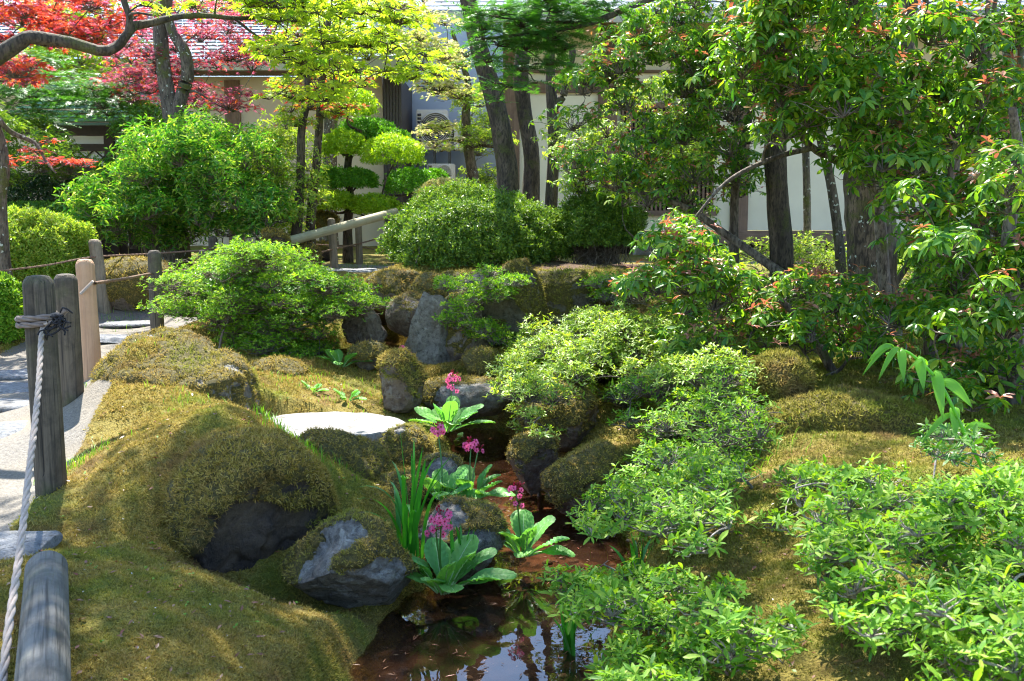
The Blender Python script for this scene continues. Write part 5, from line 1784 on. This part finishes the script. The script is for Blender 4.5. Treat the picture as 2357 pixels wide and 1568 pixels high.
pieris('dense red-tipped evergreen across the top right with arching grey branch', [(1700,0),(1800,-30),(2360,-30),(2380,240),(2300,330),(2200,300),(2140,360),(2080,420),(1960,400),(1900,300),(1800,330),(1720,280),(1690,150)], 5.8, 7.3, 84, 78, 32,
       (2020, 800, 7.2, 2, .1), [[(2040,700,7.5,.05),(2020,470,7.35,.04),(1985,400,7.2,.034),(1930,372,7.0,.03),(1870,340,6.9,.026),(1835,290,6.8,.022),(1830,200,6.7,.016)],
                                [(1870,340,6.9,.022),(1800,358,6.8,.018),(1720,390,6.7,.015),(1660,430,6.6,.012),(1600,500,6.5,.008)],
                                [(2140,820,6.9,.05),(2160,600,6.8,.045),(2180,420,6.7,.04),(2250,200,6.6,.03),(2270,40,6.5,.02)]], n=34, size=.076)
pieris('low red-tipped evergreen under the forked tree', [(1440,640),(1500,560),(1580,540),(1640,600),(1720,660),(1850,640),(1960,690),(2060,700),(2120,780),(2080,860),(1990,870),(1900,800),(1780,830),(1700,860),(1600,860),(1540,800),(1500,720)], 5.6, 7.2, 66, 62, 33,
       (1850, 850, 6.4, 3, .2), [[(1920,860,6.3,.03),(1860,760,6.3,.025),(1780,680,6.4,.02),(1680,640,6.5,.016),(1600,600,6.6,.012)]], n=24, size=.066, red=.22)
pieris('drooping red-tipped evergreen at the right edge', [(2080,440),(2200,420),(2360,330),(2400,560),(2400,880),(2360,960),(2240,960),(2150,880),(2090,800),(2110,700),(2200,640),(2120,560)], 4.6, 6.2, 72, 68, 34,
       (2290, 900, 5.4, 3, .15), [[(2330,940,5.3,.05),(2340,760,5.3,.04),(2320,560,5.3,.034),(2345,380,5.3,.028),(2330,250,5.2,.02)], [(2250,860,5.6,.04),(2180,720,5.7,.03),(2250,560,5.7,.02)]], n=22, size=.07, red=.12)

pd = padpoly([(1310,440),(1290,330),(1360,240),(1480,180),(1620,260),(1640,420),(1560,500),(1420,480)], 10.2, 11.6, 46, 52, .5, 90)
shrub('green_bush', 'loose light green shrub against the wall left of the lattice', 'bush', bases(1480, 640, 10.9, 5, .3), pd, 34, T_PI, .055, 'az_lime', 'bark_pale', up=.7, out=.6, stem_r=.025, twig_frac=.5)
# ------------------------------------------------------------------ trees
def above(X, Y, d, up_):
    p = W(X, Y, d)
    return p + A(0, 0, up_)
UP_ = A(0, 0, 1)
def canopy_pads(centre, r, m, pad_, seed, lo=-.6, flat=.3):
    return pads_dome(centre, r, m, pad_, lo, seed, .35, flat)

# three mossy trunks behind the hedge
tA = T([(1172,470,11.5,.125),(1162,350,11.5,.115),(1135,220,11.45,.105),(1102,110,11.4,.10),(1075,-10,11.35,.09)])
tA = grounded(tA) + [np.r_[tA[-1][:3] + A(-.25, -.1, 1.0), .08], np.r_[tA[-1][:3] + A(-.7, -.3, 2.4), .06], np.r_[tA[-1][:3] + A(-1.0, -.5, 3.9), .03]]
topA = tA[-1][:3]
tree('leaning_tree', 'dark mossy trunk leaning left, first of three behind the hedge', [tA], stack((canopy_pads(topA + A(-.2, .9, .5), (1.6, 1.5, 1.1), 20, .5, 41), 60)), 46, T_MS, .085, 'canopy', 'bark_dark', xout=True, limb_from=.75, seed=1)
tB = T([(1222,475,12.0,.10),(1224,360,12,.095),(1206,250,12,.09),(1200,150,11.9,.085),(1220,40,11.9,.08)])
tB = grounded(tB) + [np.r_[tB[-1][:3] + A(.2, 0, 1.0), .07], np.r_[tB[-1][:3] + A(.3, .1, 3.0), .04]]
topB = tB[-1][:3]
tree('leaning_tree', 'dark curved trunk, middle of three behind the hedge', [tB], canopy_pads(topB + A(.6, .3, .2), (1.6, 1.6, 1.1), 22, .5, 42), 44, T_MS, .085, 'canopy', 'bark_dark', xout=True, limb_from=.8, seed=5)
tC = T([(1268,480,11.7,.07),(1275,340,11.7,.068),(1272,250,11.7,.066),(1268,200,11.7,.058),(1268,90,11.7,.05)])
tC = grounded(tC) + [np.r_[tC[-1][:3] + A(.1, 0, 1.2), .04], np.r_[tC[-1][:3] + A(.3, -.1, 2.8), .025]]
tC2 = T([(1274,250,11.7,.05),(1296,220,11.65,.045),(1306,170,11.6,.042),(1318,122,11.6,.04),(1308,108,11.6,.034),(1285,92,11.6,.03)])
tree('forked_tree', 'slim trunk with pale forked branch, right of three behind the hedge', [tC, tC2], canopy_pads(tC[-1][:3] + A(.4, 0, .2), (1.3, 1.3, .9), 14, .45, 43), 40, T_MS, .08, 'canopy', 'bark_dark', xout=True, limb_from=.8, seed=9)

# mossy trunk and big forked trunk at the right
tD = T([(1795,760,9.0,.11),(1800,600,9,.105),(1792,480,9,.10),(1785,360,9,.10),(1790,200,9,.095),(1800,0,9,.09)])
tD = grounded(tD) + [np.r_[tD[-1][:3] + A(.05, -.2, 1.2), .08], np.r_[tD[-1][:3] + A(.1, -.4, 3.2), .04]]
brn = T([(1790,-120,8.8,.05),(1640,-60,8.0,.036),(1500,-5,7.2,.026),(1440,20,6.9,.022),(1370,50,6.7,.018),(1290,68,6.5,.014),(1200,80,6.4,.01),(1110,90,6.3,.006)])
brn2 = T([(1410,35,6.8,.014),(1340,50,6.6,.012),(1250,50,6.4,.008),(1140,40,6.2,.005)])
pdc = np.array([pad(X, Y, d, s, s * .22) for X, Y, d, s in [(1110,65,6.2,40),(1150,30,6.2,45),(1150,100,6.3,42),(1200,55,6.3,45),(1210,110,6.4,46),(1265,20,6.4,45),(1270,85,6.4,48),(1320,50,6.5,42),(1330,10,6.6,42),(1120,140,6.3,30),(1200,160,6.4,34),
        (1255,145,6.4,32),(1300,110,6.5,34),(1400,20,6.8,36),(1180,200,6.4,22),(1140,190,6.3,22),(1260,0,6.3,40),(1100,30,6.2,30),(1145,235,6.35,14),(1235,190,6.4,20),(1310,150,6.5,18),(1380,-20,6.7,40)]])
tree('mossy_conifer', 'straight mossy trunk at right with a dark flat-needled branch reaching left', [tD, brn, brn2], stack(pdc, (canopy_pads(tD[-1][:3] + A(-.2, -1.0, .2), (2.0, 1.9, 1.0), 10, .6, 44), 34)), 46, T_ND, .14, 'conifer', 'bark_dark', cat='tree', up=.9, out=.2, jit=.22, xout=True, limb_from=.75, seed=13, vary=.35)  # the crown above the branch is unseen, set to shade the right foreground
tE = T([(2010,800,8.0,.21),(2010,640,8,.185),(2005,520,8,.18),(1995,420,8,.17),(1975,330,8,.115),(1955,180,8,.10),(1935,20,8,.09)])
tE = grounded(tE) + [np.r_[tE[-1][:3] + A(-.1, -.3, 1.5), .07], np.r_[tE[-1][:3] + A(-.3, -.9, 3.2), .04]]
tE2 = T([(2005,500,8.0,.13),(2035,420,8.0,.12),(2065,330,8,.10),(2075,160,8,.09),(2090,0,8,.08)])
tE2 = tE2 + [np.r_[tE2[-1][:3] + A(.2, -.3, 1.6), .06], np.r_[tE2[-1][:3] + A(.5, -.8, 3.0), .03]]
tE3 = T([(2000,460,7.95,.10),(1985,360,7.9,.08),(1990,200,7.9,.07),(2000,-40,7.9,.06)])
tE4 = T([(1960,800,7.9,.06),(1985,700,7.9,.05)])
tree('forked_tree', 'stout ridged trunk forking into several stems at right', [tE, tE2, tE3], stack((canopy_pads(tE[-1][:3] + A(-.4, -1.2, -.2), (2.3, 2.2, 1.2), 13, .6, 45), 45), (canopy_pads(tE2[-1][:3] + A(.4, -1.0, -.2), (2.2, 2.0, 1.1), 12, .6, 46), 55)),  # unseen crowns, set forward of the trunk to shade the right foreground
     42, T_LG, .12, 'canopy', 'bark_brown', limb_from=.8, seed=17, rough=.2, flare=.5)
# thin trunks against the house wall
for i, (pts_, lab) in enumerate([
    ([(1935,600,9.6,.05),(1915,440,9.6,.045),(1890,320,9.6,.045),(1850,150,9.6,.04),(1830,-40,9.6,.035)], 'slim grey trunk leaning left beside the forked tree'),
    ([(1858,520,12,.045),(1855,360,12,.045),(1850,200,12,.042),(1845,0,12,.04)], 'thin straight trunk against the white house wall'),
    ([(2090,700,9.5,.05),(2150,520,9.5,.05),(2140,420,9.5,.05),(2170,250,9.5,.045),(2180,40,9.5,.04)], 'pale crooked trunk right of the forked tree'),
    ([(2310,700,10,.06),(2330,500,10,.055),(2335,300,10,.05),(2320,100,10,.05),(2345,-40,10,.05)], 'grey lichen trunk near the right edge'),
    ([(1990,760,9.4,.03),(2120,560,9.2,.028),(2200,420,9.0,.026),(2260,250,9.0,.022)], 'thin dark stem slanting right behind the forked tree'),
    ([(2150,800,8.2,.035),(2130,620,8.2,.03),(2190,480,8.2,.028),(2210,300,8.2,.024),(2260,120,8.2,.02)], 'dark crooked stem between the right-hand evergreens'),
    ([(2260,820,7.8,.04),(2300,640,7.8,.036),(2270,470,7.8,.03),(2330,300,7.8,.025)], 'dark twisting stem near the right edge undergrowth'),
    ([(1640,640,10.6,.025),(1610,480,10.6,.022),(1570,360,10.6,.02),(1590,200,10.6,.016)], 'thin stem in front of the lattice slats'),
    ([(1690,600,11.5,.035),(1688,420,11.5,.035),(1695,300,11.5,.03),(1720,150,11.5,.03)], 'thin dark trunk before the lattice window')]):
    t_ = T(pts_)
    t_ = grounded(t_) + [np.r_[t_[-1][:3] + A(.1, 0, 1.6), .02]]
    tree('slim_tree', lab, [t_], canopy_pads(t_[-1][:3] + A(0, 0, -.2), (1.1, 1.1, .9), 9, .45, 50 + i), 34, T_LG, .10, 'az_fresh', 'bark_grey', limb_from=.8, seed=21 + i)

# red maple
tR = T([(398,420,12.4,.13),(397,300,12.4,.11),(388,230,12.4,.095),(376,150,12.4,.09),(370,60,12.4,.085),(385,-20,12.4,.07)])
tR = grounded(tR) + [np.r_[tR[-1][:3] + A(.1, -.1, 1.2), .04]]
tR2 = T([(400,270,12.4,.085),(420,215,12.4,.08),(432,170,12.35,.075),(425,120,12.3,.07),(398,75,12.3,.06),(380,20,12.3,.05)])
poly = [(215,150),(260,60),(330,20),(420,-20),(560,-20),(640,40),(620,140),(560,180),(600,240),(500,265),(430,240),(330,240),(240,240)]
pdR = stack(padpoly(poly, 12.3, 14.4, 110, 46, .28, 60), (canopy_pads(tR[-1][:3] + A(0, -.2, .4), (2.2, 2.0, .8), 14, .5, 61), 90))
tree('red_maple', 'red maple with purple-red leaves and forked trunk before the cream wall', [tR, tR2], pdR, 54, T_MR, .043, 'maple_red', 'bark_grey', xout=True, limb_from=.45, seed=31, second=('maple_orange', .25), secpart='scarlet_leaves')
# orange-red maple at the top left with the trunk on the left edge
tO = T([(0,480,8.9,.055),(8,400,8.9,.05),(2,330,8.9,.045),(-24,250,8.8,.04),(-40,120,8.7,.05),(-20,0,8.6,.04)])
tO = grounded(tO) + [np.r_[tO[-1][:3] + A(.2, 0, .8), .02]]
tO2 = T([(-30,240,8.8,.03),(20,300,8.9,.024),(80,330,9.0,.018),(105,370,8.9,.012),(130,400,8.8,.007)])
poly = [(-60,-40),(320,-40),(300,60),(220,100),(120,120),(60,200),(-60,220)]
pdO = stack(padpoly(poly, 7.4, 8.8, 70, 50, .28, 63), padpoly([(40,350),(110,320),(190,360),(200,390),(120,400),(70,420)], 8.6, 9.2, 9, 26, .25, 64), padpoly([(-30,280),(20,290),(30,380),(-30,380)], 8.9, 9.5, 6, 30, .3, 65))
tree('orange_maple', 'scarlet and orange maple at the top left with grey leaning trunk', [tO, tO2], pdO, 44, T_MR, .040, 'maple_orange', 'bark_grey', xout=True, limb_from=.5, seed=35, second=('maple_red', .3), secpart='dark_red_leaves')
# near green maple with the long bent limb
trunkM = [np.r_[A(-4.3, 5.0, gz(-4.3, 5.0) - .05), .17], np.r_[A(-4.2, 5.0, 1.0), .15], np.r_[A(-4.1, 5.05, 2.0), .14], np.r_[A(-4.2, 5.1, 3.4), .11], np.r_[A(-3.9, 5.2, 4.8), .07], np.r_[A(-3.5, 5.4, 6.0), .03]]
limb1 = [np.r_[A(-4.15, 5.03, 1.5), .10]] + T([(-120,230,5.3,0.0585),(-30,152,5.5,0.0452),(10,120,5.5,0.0421),(48,96,5.5,0.0390),(68,86,5.5,0.0359),(110,90,5.55,0.0335),(170,100,5.6,0.0312),(235,118,5.65,0.0289),(272,105,5.7,0.0265),(293,78,5.7,0.0250),(310,60,5.75,0.0242),(345,54,5.8,0.0211),(400,40,5.9,0.0179),(470,36,6.0,0.0156),(540,42,6.1,0.0140),(590,40,6.2,0.0125),(650,18,6.3,0.0101),(700,-20,6.4,0.0078)])
limb2 = T([(296,78,5.7,.022),(298,40,5.7,.019),(285,0,5.7,.017),(280,-60,5.7,.014)])
limb3 = T([(540,42,6.1,.009),(580,75,6.1,.007),(635,108,6.2,.006),(680,95,6.3,.005),(740,120,6.4,.003)])
limb4 = T([(250,110,5.65,.014),(300,75,5.6,.012),(340,70,5.6,.01)])
poly = [(540,10),(640,-30),(900,-30),(940,60),(900,120),(840,150),(830,230),(740,240),(700,190),(640,150),(580,90)]
pdM = stack(padpoly(poly + [(1000,120),(1010,190),(900,170)], 5.2, 6.4, 92, 44, .2, 66), np.array([pad(365,32,5.6,22,5), pad(330,10,5.7,30,6), pad(620,225,6.2,30,6), pad(450,15,6.0,30,6), pad(500,-10,6,36,8)]),
                 (canopy_pads(A(-3.0, 5.2, 5.4), (2.6, 1.9, 1.0), 34, .6, 67), 260), (canopy_pads(A(-1.2, 6.0, 5.0), (1.7, 1.2, .7), 20, .5, 68), 210))  # overhead crown out of view, shaped and thickened to shade the left foreground
tree('green_maple', 'yellow-green maple with long bent limb crossing the upper left', [trunkM, limb1, limb2, limb3], pdM, 23, T_MR, .044, 'maple_green', 'bark_limb', xout=True, limb_from=.5, seed=39, tip_r=.003, rough=.14)
# slender pair of trunks with red and green leaves
tS = T([(680,560,11.6,.06),(688,480,11.6,.055),(692,380,11.6,.05),(694,300,11.6,.047),(708,220,11.6,.042),(705,140,11.6,.035),(690,40,11.5,.025)])
pdS = padpoly([(620,30),(720,10),(760,100),(740,260),(680,300),(640,200)], 10.8, 12, 22, 36, .28, 70)
tree('slender_maple', 'slender dark trunk with green leaves, left of a pair', [grounded(tS)], pdS, 60, T_MR, .042, 'maple_green', 'bark_dark', xout=True, limb_from=.6, seed=43, second=('maple_orange', .12), secpart='red_leaves')
tS2 = T([(712,560,11.9,.06),(718,470,11.9,.055),(730,360,11.9,.05),(737,250,11.9,.045),(745,130,11.9,.04),(760,20,11.9,.03)])
pdS = padpoly([(690,180),(760,130),(840,170),(860,250),(800,270),(720,280)], 11.2, 12.4, 22, 34, .28, 71)
tree('slender_maple', 'slender brown trunk with green and scarlet leaves, right of a pair', [grounded(tS2)], pdS, 60, T_MR, .042, 'maple_green', 'bark_brown', xout=True, limb_from=.6, seed=44, second=('maple_orange', .3), secpart='red_leaves')
# pale small maple
tP = T([(1092,450,13.2,.075),(1084,380,13.2,.07),(1076,330,13.2,.065),(1072,270,13.2,.055),(1078,200,13.2,.045),(1060,130,13.2,.035),(1040,70,13.2,.02)])
tP2 = T([(1076,340,13.2,.03),(1110,335,13.1,.025),(1150,340,13,.02)])
tP3 = T([(1076,330,13.2,.03),(1040,322,13.1,.022),(1000,330,13,.014)])
poly = [(850,-10),(960,-20),(1040,60),(1080,130),(1060,230),(1020,250),(960,190),(940,130),(870,90)]
pdP = np.vstack([padpoly(poly, 11.8, 13.4, 44, 44, .25, 72), padpoly([(990,270),(1040,250),(1060,330),(1020,380),(980,310)], 12.4, 13.2, 10, 30, .25, 73)])
tree('pale_maple', 'small maple with pale cream sunlit leaves in front of the shaded wall', [grounded(tP), tP2, tP3], pdP, 60, T_MR, .046, 'maple_pale', 'bark_brown', xout=True, limb_from=.5, seed=46, second=('maple_green', .35), secpart='green_leaves')
pdL = padpoly([(1060,230),(1120,190),(1160,300),(1140,430),(1090,440),(1060,360)], 12.8, 13.8, 24, 36, .4, 74)
shrub('green_bush', 'small leafy bush behind the pale maple trunk', 'bush', bases(1110, 460, 13.4, 3, .1), pdL, 50, T_LG, .05, 'az_lime', up=.5, out=.7, stem_r=.02)
# soft light green tree at the top centre, behind
tG = [np.r_[A(-3.2, 17.5, .7), .14], np.r_[A(-3.1, 17.5, 3), .11], np.r_[A(-2.9, 17.5, 5), .06]]
pdG = padpoly([(600,-30),(900,-30),(960,60),(880,130),(760,140),(640,100)], 14.5, 17.5, 46, 50, .3, 75)
tree('green_maple', 'soft yellow-green maple at the top centre against the roof', [tG], pdG, 70, T_MS, .075, 'maple_green', 'bark_grey', xout=True, limb_from=.4, seed=48)

# cloud-pruned holly
tH = T([(800,520,13.4,.06),(806,460,13.4,.055),(800,400,13.4,.05),(808,350,13.4,.045),(850,300,13.5,.03)])
root = thing('cloud_pruned_holly', 'cloud-pruned holly with bright rounded leaf pads before the dark pillar', 'tree')
tH = grounded(tH)
root.location = tH[0][:3]
tk = MB()
s_ = trunk(tk, tH, 40, 10, .15, .2, 55)
pads_ = [(788,338,13.2,54,36,'holly'),(905,356,13.0,70,44,'holly'),(845,302,13.8,66,26,'holly_shaded'),(880,318,13.7,55,24,'holly_shaded'),(818,418,13.3,52,28,'holly_shaded'),(765,412,13.4,40,24,'holly_shaded'),(950,426,13.2,62,36,'holly_shaded'),
         (770,468,13.1,52,28,'holly'),(868,478,13.0,52,28,'holly'),(1000,415,13.4,30,22,'holly_shaded'),(800,245,13.3,60,44,'holly')]
hub = []
o32 = tH[0][:3].astype(np.float32)
for i, (X, Y, d, rx, rz, mm) in enumerate(pads_):
    k = d / Q
    c = W(X, Y, d)
    u = norm(RNG.normal(size=(2400, 3)))
    u = u[u[:, 2] > -.45]
    rad = (1 + .5 * fbm(u * 2.2 + i * 7, 3, i) + .25 * fbm(u * 6 + i, 2, i)) * (1 - np.minimum(RNG.exponential(.12, len(u)), .5) + (RNG.random(len(u)) < .1) * .1)
    P = c + u * A(rx, rx, rz) * k * rad[:, None]
    lm = MB()
    scatter(lm, T_HD, P, norm(u + A(0, 0, .4) + RNG.normal(0, .6, u.shape)), .036, .4)
    lm.v = [v - o32 for v in lm.v]
    lm.build('leaf_pad', M[mm], root, smooth=False)
    hub.append(c - A(0, 0, rz * k * .5))
limbs(tk, s_[6:, :3], s_[6:, 3], np.array(hub), .012, shrink=.8, bow=-.12, wob=.06, sides=7)
tk.v = [v - o32 for v in tk.v]
tk.build('trunk', M['bark_dark'], root)

# dark conifer and foliage at the left behind the gate
tK = [np.r_[A(-8.6, 14.0, .6), .16], np.r_[A(-8.5, 14, 2.5), .13], np.r_[A(-8.4, 14, 5), .05]]
pdK = padpoly([(-80,140),(40,120),(160,170),(280,200),(320,270),(200,270),(120,260),(60,300),(-80,300)], 12.3, 14.2, 40, 50, .2, 80)
tree('dark_conifer', 'dark feathery conifer spreading over the small gate roof', [tK], pdK, 46, T_ND, .22, 'conifer', 'bark_dark', xout=True, limb_from=.3, seed=60, up=.9, jit=.25)
pdK = padpoly([(-60,300),(60,270),(130,300),(180,360),(160,420),(-60,430)], 11.5, 13, 36, 44, .45, 81)
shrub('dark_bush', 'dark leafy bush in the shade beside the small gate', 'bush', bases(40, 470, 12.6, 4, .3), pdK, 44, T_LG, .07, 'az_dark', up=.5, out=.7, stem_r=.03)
pdK = padpoly([(270,290),(340,250),(400,290),(390,340),(300,350)], 12.4, 13.4, 18, 36, .45, 82)
shrub('dark_bush', 'rounded dark green bush under the red maple left of its trunk', 'bush', bases(330, 420, 13, 3, .2), pdK, 44, T_LG, .06, 'az_mid', up=.5, out=.7, stem_r=.03)
tG = [np.r_[A(-9.5, 20.5, .7), .16], np.r_[A(-9.4, 20.5, 3.2), .13], np.r_[A(-9.2, 20.5, 6.2), .06]]
pdG = np.vstack([padpoly([(0,40),(200,30),(320,100),(260,190),(60,150)], 16, 18.4, 30, 60, .3, 83), padpoly([(-100,-60),(700,-60),(640,20),(-100,30)], 15.5, 18.4, 36, 60, .3, 84)])
tree('green_maple', 'bright green tree far back at the upper left', [tG], pdG, 60, T_MS, .09, 'maple_green', 'bark_grey', xout=True, limb_from=.4, seed=62)
# understorey at the far right, in front of the wall
pdU = padpoly([(2080,200),(2300,150),(2360,300),(2360,420),(2200,380),(2100,330)], 8.6, 10, 26, 62, .35, 85)
shrub('green_bush', 'broad-leaved light green bush behind the right-hand evergreens', 'bush', bases(2230, 700, 9.3, 3, .3), pdU, 22, T_LG, .13, 'maple_green', up=.7, out=.5, stem_r=.03)
pdU = padpoly([(2080,520),(2360,480),(2400,700),(2250,760),(2100,720)], 7.8, 9.6, 40, 60, .4, 86)
shrub('dark_bush', 'shaded mixed undergrowth at the right edge behind the evergreens', 'bush', bases(2260, 790, 8.6, 5, .5), pdU, 44, T_LG, .075, 'az_mid', up=.6, out=.6, stem_r=.03)
